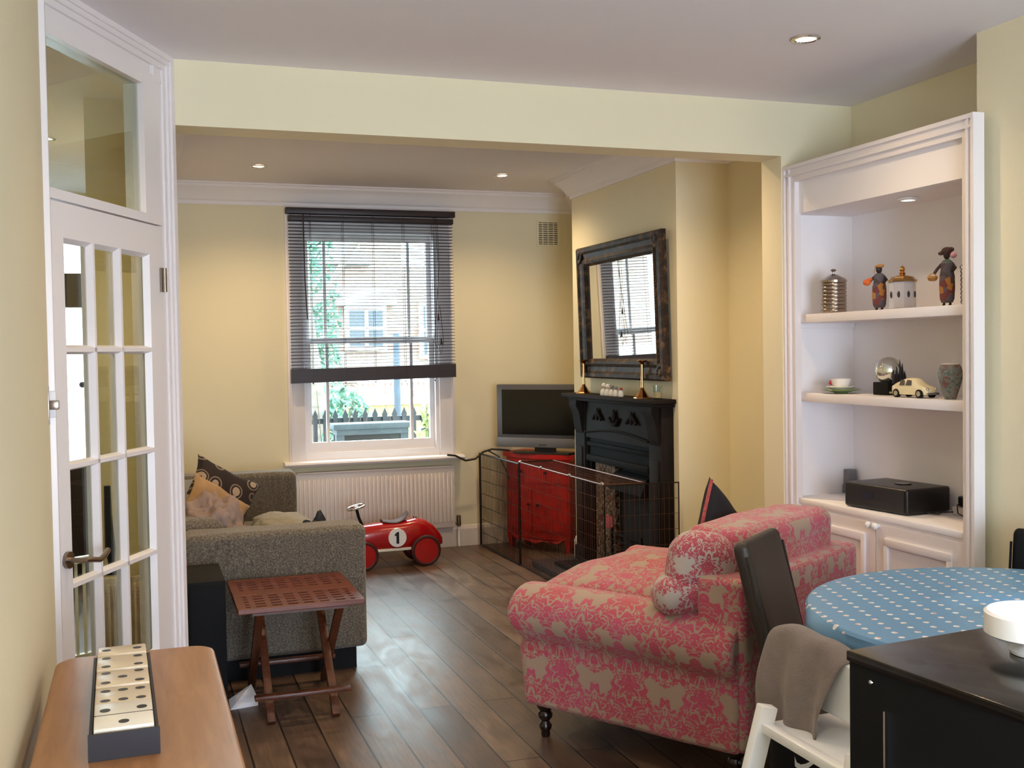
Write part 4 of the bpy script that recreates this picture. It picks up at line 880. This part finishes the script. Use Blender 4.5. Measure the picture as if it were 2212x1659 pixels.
# ---------------------------------------------------------------- folding slatted side table
t=thing('folding_side_table','reddish slatted wooden folding table with cut-out holes and crossed legs','side table',(.635,4.815,0),math.radians(-.5))
hw,hd,zt=.262,.305,.50
g=G()
# frame boards and pierced slats; each hole is a real gap
g.lh((-hw,-hd,zt-.022),(hw,-hd+.028,zt),.003); g.lh((-hw,hd-.028,zt-.022),(hw,hd,zt),.003)
nx,ny=8,9
xs=[-hw+.0+(2*hw)*k/nx for k in range(nx+1)]
for k in range(nx+1):
    wd=.034 if k in(0,nx) else .022; x=xs[k]+(.017 if k==0 else -.017 if k==nx else 0); g.lh((x-wd/2,-hd+.01,zt-.022),(x+wd/2,hd-.01,zt-.001))
for k in range(1,ny+3):
    y=-hd+.014+(2*hd-.028)*k/(ny+3); g.lh((-hw+.01,y-.0125,zt-.020),(hw-.01,y+.0125,zt-.0005))
g.lh((-hw,-.035,zt-.022),(hw,.035,zt+.0005),.002)
g.obj('slatted_top','stool_teak',t,smooth=False)
for x in(-.135,.135): G().bar((x-.0,.24,zt-.022),(x,-.275,.008),.024,.034,.003,up=(1,0,0)).obj('leg','stool_leg',t)
for x in(-.168,.168): G().bar((x,-.24,zt-.022),(x,.275,.008),.024,.034,.003,up=(1,0,0)).obj('leg','stool_leg',t)
G().bar((-.20,-.262,.115),(.20,-.262,.115),.04,.018,.003,up=(0,0,1)).obj('stretcher','stool_leg',t); G().bar((-.22,.262,.115),(.22,.262,.115),.04,.018,.003).obj('stretcher','stool_leg',t)
G().bar((-.2,.235,zt-.035),(.2,.235,zt-.035),.02,.02).obj('under_batten','stool_leg',t); G().bar((-.2,-.235,zt-.035),(.2,-.235,zt-.035),.02,.02).obj('under_batten','stool_leg',t)
# ---------------------------------------------------------------- console table with dominoes
t=thing('console_table','narrow orange-brown wooden table with rounded corners at the lower left','table',(0,2.2,0))
g=G(); x0,x1,y0,y1=-.215,.182,1.2,3.06; rc=.055; poly=[]
for cx,cy,a0 in ((x1-rc,y1-rc,0),(x0+rc,y1-rc,90),(x0+rc,y0+rc,180),(x1-rc,y0+rc,270)):
    for k in range(7): a=math.radians(a0+90*k/6); poly.append((cx+rc*math.cos(a),cy+rc*math.sin(a)))
cxm,cym=(x0+x1)/2,(y0+y1)/2
def ins_(p,d): 
    return (cxm+(p[0]-cxm)*(1-d/((x1-x0)/2)),cym+(p[1]-cym)*(1-d/((y1-y0)/2)))
g.loft([[(*ins_(p,d),z) for p in poly] for d,z in ((.006,.718),(0,.724),(0,.742),(.003,.747),(.008,.75))]); W(g,'table_top','oak_console',t)
W(G().lh((-.17,1.26,.64),(.135,3.0,.718),.003),'apron','oak_console',t)
for x in(-.16,.125):
    for y in(1.28,2.98): W(G().bar((x,y,0),(x,y,.64),.04,.04,.003),'leg','oak_console',t)
bx=thing('domino_tray','long black tray holding giant dominoes on the wooden table','tray',(-.045,2.58,.7505),math.radians(1))
g=G(); w_,l_=.067,.335; g.lh((-w_,-l_,0),(w_,l_,.008)); g.lh((-w_,-l_,0),(-w_+.006,l_,.03)); g.lh((w_-.006,-l_,0),(w_,l_,.03)); g.lh((-w_,-l_,0),(w_,-l_+.008,.052)); g.lh((-w_,l_-.008,0),(w_,l_,.03)); g.obj('tray_body','slate',bx,smooth=False)
def domino(y,tilt,rows,label,mat,ln=.118):
    z=.7505+.048; xx=-.045-math.sin(math.radians(1))*(y-2.58)
    t=thing('giant_domino',label,'domino',(xx,y,z),math.radians(1),'giant dominoes lying in the black tray'); t.rotation_euler=(math.radians(tilt),0,math.radians(1))
    G().lh((-.057,-ln/2,-.035),(.057,ln/2,.012),.004).obj('tile',mat,t)
    G().lh((-.0565,-.0012,.0115),(.0565,.0012,.0126)).obj('dividing_line','slate',t) if rows[0]=='d' else None
    for (px_,py_) in rows[1]: G().cyl((px_,py_,.0105),(px_,py_,.0128),.0105,n=18).obj('pip','pip_black',t)
domino(2.338,2,('d',[(0,-.046),(-.036,.028),(.036,.028)]),'nearest giant domino, ivory white with two and one pips','ivory',.15)
domino(2.475,-2,('n',[(-.036,-.045),(0,-.045),(.036,-.045),(-.036,.035),(0,.035),(.036,.035)]),'second giant domino from the front showing two rows of three pips','domino_tan',.13)
domino(2.61,-2,('n',[(-.036,-.045),(.036,-.045),(0,0),(-.036,.045),(.036,.045)]),'third giant domino from the front with five pips','domino_tan',.13)
domino(2.745,-2,('n',[(-.036,-.045),(.036,-.045),(-.036,.04),(.036,.04)]),'fourth giant domino from the front with four pips in a square','domino_tan',.13)
domino(2.857,-2,('n',[(-.036,.0),(.036,.0)]),'farthest giant domino at the back end of the tray','domino_tan',.085)
# ---------------------------------------------------------------- pink damask armchair
PA=math.radians(31.0)
pk=thing('damask_sofa','pink and beige damask rolled-arm love seat with a dark turned foot','sofa',(1.932,3.203,0),PA)
WD=1.10; DP=.97
def armprof(x0,out):  # profile (x,z), out=-1 arm bulges towards -x
    s=out; pts=[(x0-s*0.0,.13),(x0,.36)]
    cx=x0-s*.085; cz=.475; R_=.118
    a0=math.radians(232); a1=math.radians(-40)
    for k in range(17):
        a=a0+(a1-a0)*k/16; pts.append((cx+ (R_*1.12*math.cos(a))*( -s),cz+R_*math.sin(a)))
    pts+= [(x0-s*.20,.36),(x0-s*.20,.13)]
    return pts
def armwarp(sgn,xc):
    def f(p):
        q=p.copy(); k=max(0,(p.y-.0)/DP); 
        if p.z>.365: q.z+=.012*math.sin(k*PI)+.01*k; q.y+=.05*k*min(1,(p.z-.365)/.1)
        q+=.004*noise.noise_vector(p*8); return q
    return f
# out: for near arm (x0=0) bulge to -x -> s=-1
def arm(x0,s,extra=0,zs=1.0):
    pts=armprof(x0,s); g=G(); base=armwarp(s,x0)
    def wf(p):
        q=base(p)
        if p.z>.365: q.z=.365+(q.z-.365)*zs; q.y+=extra*min(1,(p.z-.365)/.1)*max(0,p.y/DP)
        return q
    g.ext_uv(pts,.02,DP,14,warp=wf)
    return g
a_=arm(0,-1).obj('arm','damask',pk,ang=60)
m_=a_.modifiers.new('s','BEVEL'); m_.width=.02; m_.segments=3; m_.limit_method='ANGLE'; m_.angle_limit=math.radians(50)
a_=arm(WD,1,.10,1.0).obj('arm','damask',pk,ang=60)
m_=a_.modifiers.new('s','BEVEL'); m_.width=.02; m_.segments=3; m_.limit_method='ANGLE'; m_.angle_limit=math.radians(50)
def rbl(lo,hi,r,dome=0,wob=.0,flat=5): 
    c=[(a+b)/2 for a,b in zip(lo,hi)]; h=[(b-a)/2 for a,b in zip(lo,hi)]; return G().soft(c,h,r,dome,wob=wob,k=4,flat=flat)
rbl((.015,-.005,.13),(WD-.1,.19,.735),.03,wob=.004).obj('backrest','damask',pk,uv=True)
rbl((.19,.1,.13),(WD-.19,.95,.30),.02).obj('seat_base','damask',pk,uv=True)
rbl((.17,.22,.28),(WD-.06,1.12,.535),.09,.14,.008,6).obj('seat_cushion','damask',pk,uv=True)
rbl((.17,.06,.50),(WD-.18,.34,.885),.06,.0,.01,6).obj('back_cushion','damask',pk,uv=True)
for x,y in((.05,.90),(WD-.06,.90),(.06,.06),(WD-.06,.06)): G().lathe([(.001,0),(.016,0),(.019,.01),(.017,.022),(.024,.034),(.026,.046),(.018,.058),(.016,.064),(.028,.078),(.030,.092),(.022,.104),(.034,.12),(.036,.132),(.001,.132)],(x,y,0),n=20).obj('foot','turned_black',pk,ang=50)
def loc2w(x,y,z): v=mw(pk)@Vector((x,y,z)); return (v.x,v.y,v.z)
def lump(name,half,r,loc,rot,label):
    o=G().soft((0,0,0),half,r,wob=.010,k=5,flat=2).obj(name,'damask_bold',uv=True); o.location=loc; o.rotation_euler=rot; tag(o,label,'cushion')
lump('damask_bolster',(.125,.095,.12),.09,loc2w(.125,.228,.752),(math.radians(-6),math.radians(8),math.radians(-16)),'plump damask scatter cushion propped upright on the near sofa arm')
lump('damask_pillow',(.13,.10,.07),.068,loc2w(.088,.262,.655),(math.radians(-4),math.radians(-6),math.radians(-14)),'lower damask cushion squashed beneath the plump one on the sofa arm')
o=pil('black_cushion',.32,.32,.09,loc2w(.62,.43,.79),(math.radians(-8),math.radians(38),PA),'dark_cushion','black cushion with a striped red edge, corner showing above the pink sofa back',wob=.006)
bo=G().tube([(-.15,-.006,-.15),(-.155,-.006,0),(-.15,-.006,.15)],.008,6).obj('striped_edge','striped_edge',o)
heap('peach_pouffe',(2.52,4.95,.0),(.16,.14,.34),'peach_cloth','rounded peach coloured bundle just showing beyond the pink seat','bundle',3.3,.4,.12)
# ---------------------------------------------------------------- dining table
TX,TY,TR,TZ=2.385,2.41,.610,.78
t=thing('dining_table','round dining table with white edge beneath the blue cloth','table',(TX,TY,0))
G().lathe([(.001,TZ-.05),(TR-.03,TZ-.05),(TR-.015,TZ-.045),(TR-.015,TZ-.008),(.001,TZ-.008)],n=64).obj('table_top','white_paint',t)
G().lathe([(.001,0),(.15,0),(.15,.015),(.06,.04),(.045,.08),(.045,.66),(.08,.70),(.1,TZ-.05),(.001,TZ-.05)],n=32).obj('pedestal','white_paint',t)
g=G(); n=96; rings=[]
for rr,z in ((.001,TZ),(.25,TZ),(.5,TZ),(TR-.02,TZ),(TR-.006,TZ-.002),(TR,TZ-.01),(TR+.004,TZ-.03),(TR+.008,TZ-.05)):
    rings.append([((rr+(.008*math.sin(9*2*PI*k/n+1) if z<TZ-.02 else 0))*math.cos(2*PI*k/n),(rr+(.008*math.sin(9*2*PI*k/n+1) if z<TZ-.02 else 0))*math.sin(2*PI*k/n),z-(.012*math.sin(5*2*PI*k/n) if z<TZ-.04 else 0)) for k in range(n)])
g.loft(rings,cap=False); o=g.obj('tablecloth','oilcloth'); o.location=(TX,TY,0); sm=o.modifiers.new('s','SOLIDIFY'); sm.thickness=.0015; sm.offset=1
o.data.transform(Matrix.Translation((0,0,.0))); tag(o,'blue wipe-clean tablecloth dotted with small white sprigs','tablecloth')
# brown dining chair
def dchair(loc,rz,label,mat='slip_brown'):
    t=thing('dining_chair',label,'chair',loc,rz,None)
    Rm=RX(math.radians(-15))
    g=G().soft((0,.235,.66),(.18,.028,.25),.026,0,RX(math.radians(-14)),k=4,flat=4); g.obj('backrest',mat,t)
    for sx in(-1,1): G().tube([(sx*.186,.165,.43),(sx*.186,.215,.65),(sx*.184,.262,.86)],.006,6).obj('piping',mat,t)
    G().soft((0,0,.445),(.2,.2,.04),.02).obj('seat',mat,t)
    for x in(-.17,.17):
        G().bar((x,-.17,0),(x,-.17,.41),.035,.035,.003).obj('leg','turned_black',t); G().bar((x,.20,0),(x,.165,.41),.035,.035,.003).obj('leg','turned_black',t)
    return t
# local +y = back of chair. the chair looks from the pink sofa towards the table
dchair((2.165,2.955,-.0),math.radians(39.5),'dark brown leather dining chair between the pink sofa and table')
c2=dchair((2.705,2.68,0),math.radians(-55.2),'dark dining chair against the right wall, only its back edge showing','black_side'); c2.scale=(.72,.9,1)
# ---------------------------------------------------------------- white high chair and jumper
t=thing('high_chair','white wooden high chair with splayed legs between sofa and black unit','high chair',(1.58,2.13,0))
for x,y,fx,fy in ((-.135,.15,-.29,.20),(-.135,-.20,-.29,-.30),(.18,.15,.30,.20),(.18,-.20,.30,-.30)): G().bar((fx,fy,0),(x,y,.66),.045,.03,.004,up=(0,1,0)).obj('leg','white_paint',t)
G().lh((-.13,-.25,.600),(.2,.17,.612),.004).obj('seat','white_paint',t); G().lh((-.16,-.26,.598),(-.13,.17,.622),.004).obj('seat_rail','white_paint',t); G().lh((.2,-.26,.598),(.225,.17,.622),.004).obj('seat_rail','white_paint',t)
g=G(); g.prism([(-.26,.66),(.24,.66),(.24,.75),(.20,.79),(.10,.805),(-.02,.80),(-.12,.785),(-.26,.77)],lambda p:(-.035,p[0],p[1]),lambda p:(.0,p[0],p[1])); o=g.obj('backrest','white_paint',t,ang=20)
mo=o.modifiers.new('b','BEVEL'); mo.width=.006; mo.segments=2
G().bar((-.018,.14,.6),(-.018,.14,.68),.03,.03).obj('upright','white_paint',t); G().bar((-.018,-.2,.6),(-.018,-.2,.68),.03,.03).obj('upright','white_paint',t)
G().lh((-.2,-.22,.30),(.2,.17,.318),.004).obj('footrest','white_paint',t)
# jumper draped over the far end of the backrest
g=G(); nu,nv=22,26; rows=[]
for i in range(nu+1):
    u=i/nu; row=[]
    for j in range(nv+1):
        v_=j/nv; s_=(v_-.5)*2     # -1 front fall (viewer side,-x) ... +1 back fall
        y=.275-.31*u*(1-.22*abs(s_)) ; 
        drop=max(0,abs(s_)-.10)
        ln=(.30 if s_<0 else .20)*(1-.10*u+.05*math.sin(u*9))
        z=.832-.02*(2*u-1)**2-drop*ln-.045*max(0,u-.7)
        x=-.018+ (s_/abs(s_) if abs(s_)>1e-6 else 0)*(.028+.035*min(1,drop*2.2)+.014*math.sin(u*13+v_*3)*min(1,drop*3))
        if abs(s_)<.12: x=-.018+s_*.25
        z+=.006*math.sin(u*9)
        pass
        row.append((x,y,z))
    rows.append(row)
vv=[[g.bm.verts.new(p) for p in r_] for r_ in rows]
for i in range(nu):
    for j in range(nv): g.bm.faces.new((vv[i][j],vv[i+1][j],vv[i+1][j+1],vv[i][j+1]))
o=g.obj('grey_jumper','jersey_grey',ang=180); o.location=(1.58,2.13,0); tag(o,'grey-brown knitted jumper hung over the white high chair back','jumper')
sm=o.modifiers.new('s','SOLIDIFY'); sm.thickness=.008; sm.offset=0; ss=o.modifiers.new('ss','SUBSURF'); ss.levels=1; ss.render_levels=1
# sports bag under the table
t=thing('sports_bag','black sports bag with a small white curved tick on the floor under the table','bag',(1.885,2.74,0),math.radians(-30))
G().soft((0,0,.205),(.12,.075,.205),.05,wob=.008).obj('bag_body','black_matt',t)
g=G(); up_=[(-.045,.012),(-.038,-.006),(-.025,-.012),(-.01,-.009),(.05,.022)]; lo_=[(.05,.022),(-.008,-.024),(-.028,-.028),(-.044,-.016)]
g.prism(up_+lo_[1:],lambda p:(p[0]*.9-.012,-.084,.325+p[1]),lambda p:(p[0]*.9-.012,-.07,.325+p[1])); g.obj('white_tick','white_paint',t,smooth=False)
# ---------------------------------------------------------------- black unit in the foreground
BA=math.radians(5.5)
t=thing('black_cabinet','large black glossy-topped cabinet in the lower right foreground','cabinet',(1.292,1.749,0),BA)
G().lh((0,-.9,.0),(.62,0,.93),.002).obj('body','black_side',t); G().lh((-.004,-.904,.93),(.624,.004,.95),.003).obj('top_panel','black_gloss',t)
G().lh((-.006,-.10,.05),(-.0005,-.096,.86)).obj('edge_trim','chrome',t); G().sph((-.003,-.062,.905),.005,8).obj('stud','chrome',t)
t=thing('footed_dish','bright white footed dish standing on the black cabinet top','dish',(1.605,1.595,.951),BA)
G().lathe([(.001,0),(.05,0),(.052,.006),(.022,.016),(.018,.03),(.03,.030),(.09,.034),(.096,.038),(.096,.076),(.09,.080),(.086,.076),(.086,.045),(.001,.042)],n=40).obj('dish_body','bright_white',t)
# ---------------------------------------------------------------- outside the street window
struct(G().lh((-14,YW+.3,-.7),(20,40,-.5)),'ground_street','ext_ground',smooth=False)
hs=thing('terraced_house','pale brick terraced house across the street seen through the blind','house',(4.5,24,-.5))
W(G().lh((-6,24,-.5),(15,26,3.5)).lh((5.0,24.02,3.4),(5.75,25,5.2)),'brick_wall','street_brick',hs,smooth=False); W(G().loft([[(-6.3,23.6,3.5),(-6.3,26,3.5),(-6.3,27,4.6)],[(5.0,23.6,3.5),(5.0,26,3.5),(5.0,27,4.6)]]),'roof','ext_roof',hs,smooth=False)
W(G().lh((4.18,23.7,2.62),(5.56,24,2.97)).lh((-6,23.88,.9),(15,24,1.15)),'rendered_band','ext_paint',hs,smooth=False)
for x0_,x1_,z0_,z1_ in ((4.5,5.25,1.7,2.5),(3.3,3.8,1.4,2.5),(6.2,6.9,1.5,2.6)):
    f_=W(G().lh((x0_-.1,23.84,z0_-.1),(x1_+.1,23.9,z1_+.1)),'window_frame','ext_paint',hs,smooth=False); W(G().lh((x0_,23.80,z0_),(x1_,23.84,z1_)),'window_glass','ext_glass',f_,smooth=False)
    W(G().lh(((x0_+x1_)/2-.04,23.77,z0_),((x0_+x1_)/2+.04,23.81,z1_)).lh((x0_,23.77,(z0_+z1_)/2-.03),(x1_,23.81,(z0_+z1_)/2+.03)),'glazing_bars','ext_paint',f_,smooth=False)
bs=thing('white_balustrade','white pierced balustrade on a cream wall across the road','balustrade',(4.8,21,-.5))
W(G().lh((4.1,20.95,.96),(6.2,21.05,1.03)).lh((4.1,20.95,.80),(6.2,21.05,.84)).lh((4.1,20.9,.52),(6.2,21.1,.66)),'rails','ext_paint',bs,smooth=False)
for k in range(19): x=4.15+k*.112; W(G().lh((x-.03,20.97,.60),(x+.03,21.03,.98)),'baluster','ext_paint',bs,smooth=False)
W(G().lh((3.0,20.95,-.5),(6.5,21.05,.52)),'cream_wall','ext_cream',bs,smooth=False)
fn=thing('picket_fence','dark pointed picket fence of the front garden beyond the window','fence',(2.5,12.0,-.5))
W(G().lh((1.2,12.0,.765),(4.2,12.04,.825)).lh((1.2,12.0,.1),(4.2,12.04,.2)),'rails','ext_dark',fn,smooth=False)
for k in range(26):
    x=1.3+k*.112; p=[(-.024,-.5),(.024,-.5),(.024,.83),(.032,.85),(0,.925),(-.032,.85),(-.024,.83)]; W(G().prism(p,lambda q:(x+q[0],11.97,q[1]),lambda q:(x+q[0],12.0,q[1])),'picket','ext_dark',fn,smooth=False)
tr=thing('stone_trough','blue-grey stone trough outside just beyond the window sill','planter',(1.95,9.4,.55))
W(G().lh((1.60,9.3,.88),(2.30,9.55,.93),.008).lh((1.63,9.32,.83),(2.27,9.53,.89),.006),'rim','ext_slate',tr); W(G().lh((1.66,9.34,.3),(2.24,9.51,.84),.004),'trough_body','ext_dark',tr); W(G().lh((1.63,9.335,.3),(1.70,9.40,.84)).lh((2.20,9.335,.3),(2.27,9.40,.84)),'corner_piers','ext_slate',tr)
single(G().lh((.6,9.25,-.5),(3.2,9.6,.3)),'garden_wall','ext_slate','low grey garden wall carrying the stone trough outside','wall',(1.9,9.4,-.5),world=True,smooth=False)
single(G().cyl((0,0,0),(0,0,2.3),.05,.045),'street_post','ext_slate','thin grey street post standing beyond the picket fence','post',(3.38,14.5,-.5))
def bush(name,c,sz,n,mat,label,leaf=.09,seed=1):
    random.seed(seed); t=thing(name,label,'shrub',c); g=G()
    for k in range(n):
        while True:
            p=Vector([random.uniform(-1,1) for _ in range(3)])
            if p.length<1: break
        p=Vector((p.x*sz[0],p.y*sz[1],(p.z+1)*sz[2])); a=Vector([random.uniform(-1,1) for _ in range(3)]).normalized(); b_=a.orthogonal().normalized(); l=leaf*random.uniform(.6,1.2)
        v=[g.bm.verts.new(p+q) for q in (-a*l,b_*l*.35,a*l,-b_*l*.35)]; g.bm.faces.new(v)
    g.obj('foliage',mat,t,smooth=False); G().cyl((0,0,-.02),(0,0,sz[2]),.04,.02).obj('stem','ext_bark',t)
bush('garden_shrub',(2.52,13.6,-.5),(.34,.3,.85),900,'leaf_green','green leafy shrub beyond the pickets left of centre',.08,3)
bush('street_tree',(2.75,17.5,-.5),(.42,.4,2.2),1300,'leaf_green','tall bluish green tree showing through the upper left of the blind',.10,5)
bush('spiky_palm',(2.82,10.6,-.5),(.15,.12,.76),220,'leaf_lime','lime green spiky plant at the lower right outside the window',.14,9)
tk=single(G().tube([(2.42,15,-.5),(2.36,15,1.0),(2.22,15.0,2.2),(2.2,15.0,2.9),(2.1,15,4.6)],.1,10,[.13,.11,.10,.09,.08]).tube([(2.22,15,2.15),(2.6,15.1,2.5),(2.9,15.2,3.0),(3.4,15.4,3.6)],.05,8,[.06,.05,.045,.03]),'bent_tree_trunk','ext_bark','pale forked tree trunk outside the left of the window','tree trunk',(2.42,15,-.5),world=True)
def twigs(name,c,h,n,seed,label):
    random.seed(seed); g=G()
    for k in range(n):
        a=random.uniform(-.35,.35); p=[Vector(c)+Vector((random.uniform(-.06,.06),0,0))]; 
        for j in range(5): p.append(p[-1]+Vector((a*h/6+random.uniform(-.03,.03),random.uniform(-.03,.03),h/5*(1-.3*abs(a)))))
        g.tube(p,.01,5,[.009,.008,.007,.006,.004,.002])
        q=p[2]; g.tube([q,q+Vector((random.uniform(-.2,.2),0,h*.18)),q+Vector((random.uniform(-.3,.3),0,h*.32))],.004,4,[.005,.004,.002])
    single(g,name,'ext_twig',label,'shrub',c,world=True)
twigs('bare_shrub',(1.60,9.8,-.5),1.75,12,4,'bare twiggy shrub outside the lower left of the window'); twigs('bare_sapling',(2.62,9.9,-.5),1.75,6,11,'bare sapling outside the lower right of the window')
# ---------------------------------------------------------------- light, camera
w=bpy.data.worlds.new('World'); S.world=w; w.use_nodes=True; nt=w.node_tree; bg=nt.nodes['Background']
tc=nt.nodes.new('ShaderNodeTexCoord'); sp=nt.nodes.new('ShaderNodeSeparateXYZ'); L(nt,tc.outputs['Generated'],sp.inputs[0])
rp=ramp(nt,sp.outputs[2],[(0,(.72,.83,1,1)),(.5,(.77,.87,1,1))]); L(nt,rp.outputs[0],bg.inputs[0]); bg.inputs[1].default_value=10.0
def portal(loc,rot,sx,sy):
    ld=bpy.data.lights.new('daylight_portal','AREA'); ld.shape='RECTANGLE'; ld.size=sx; ld.size_y=sy; ld.cycles.is_portal=True
    o=bpy.data.objects.new('daylight_portal',ld); C.objects.link(o); o.location=loc; o.rotation_euler=rot
portal((1.05,-2.5,1.12),(PI/2,0,0),1.9,2.25)       # faces +y
portal((1.725,YW+.12,1.62),(-PI/2,0,0),1.05,1.8)  # faces -y
portal((-.6,YW+.12,1.4),(-PI/2,0,0),.55,1.5)
cam=bpy.data.cameras.new('camera'); co=bpy.data.objects.new('camera',cam); C.objects.link(co); S.camera=co
F=2333.26; cam.sensor_width=36; cam.lens=F/2212*36; cam.clip_start=.05; cam.clip_end=200
yaw,pit,rol=math.radians(19.196),math.radians(1.742),math.radians(-.912)
f_=Vector((math.sin(yaw)*math.cos(pit),math.cos(yaw)*math.cos(pit),-math.sin(pit))); rt=Vector((math.cos(yaw),-math.sin(yaw),0)); up=rt.cross(f_)
r2=rt*math.cos(rol)+up*math.sin(rol); u2=-rt*math.sin(rol)+up*math.cos(rol)
mm=Matrix((r2,u2,-f_)).transposed().to_4x4(); mm.translation=(0,0,1.54); co.matrix_world=mm
S.view_settings.view_transform='Standard'; S.view_settings.look='None'; S.view_settings.gamma=1; S.view_settings.use_curve_mapping=False; S.view_settings.exposure=1.2
S.cycles.max_bounces=10; S.cycles.diffuse_bounces=6; S.cycles.transparent_max_bounces=24; S.cycles.sample_clamp_indirect=8; S.cycles.caustics_refractive=False; S.cycles.caustics_reflective=False
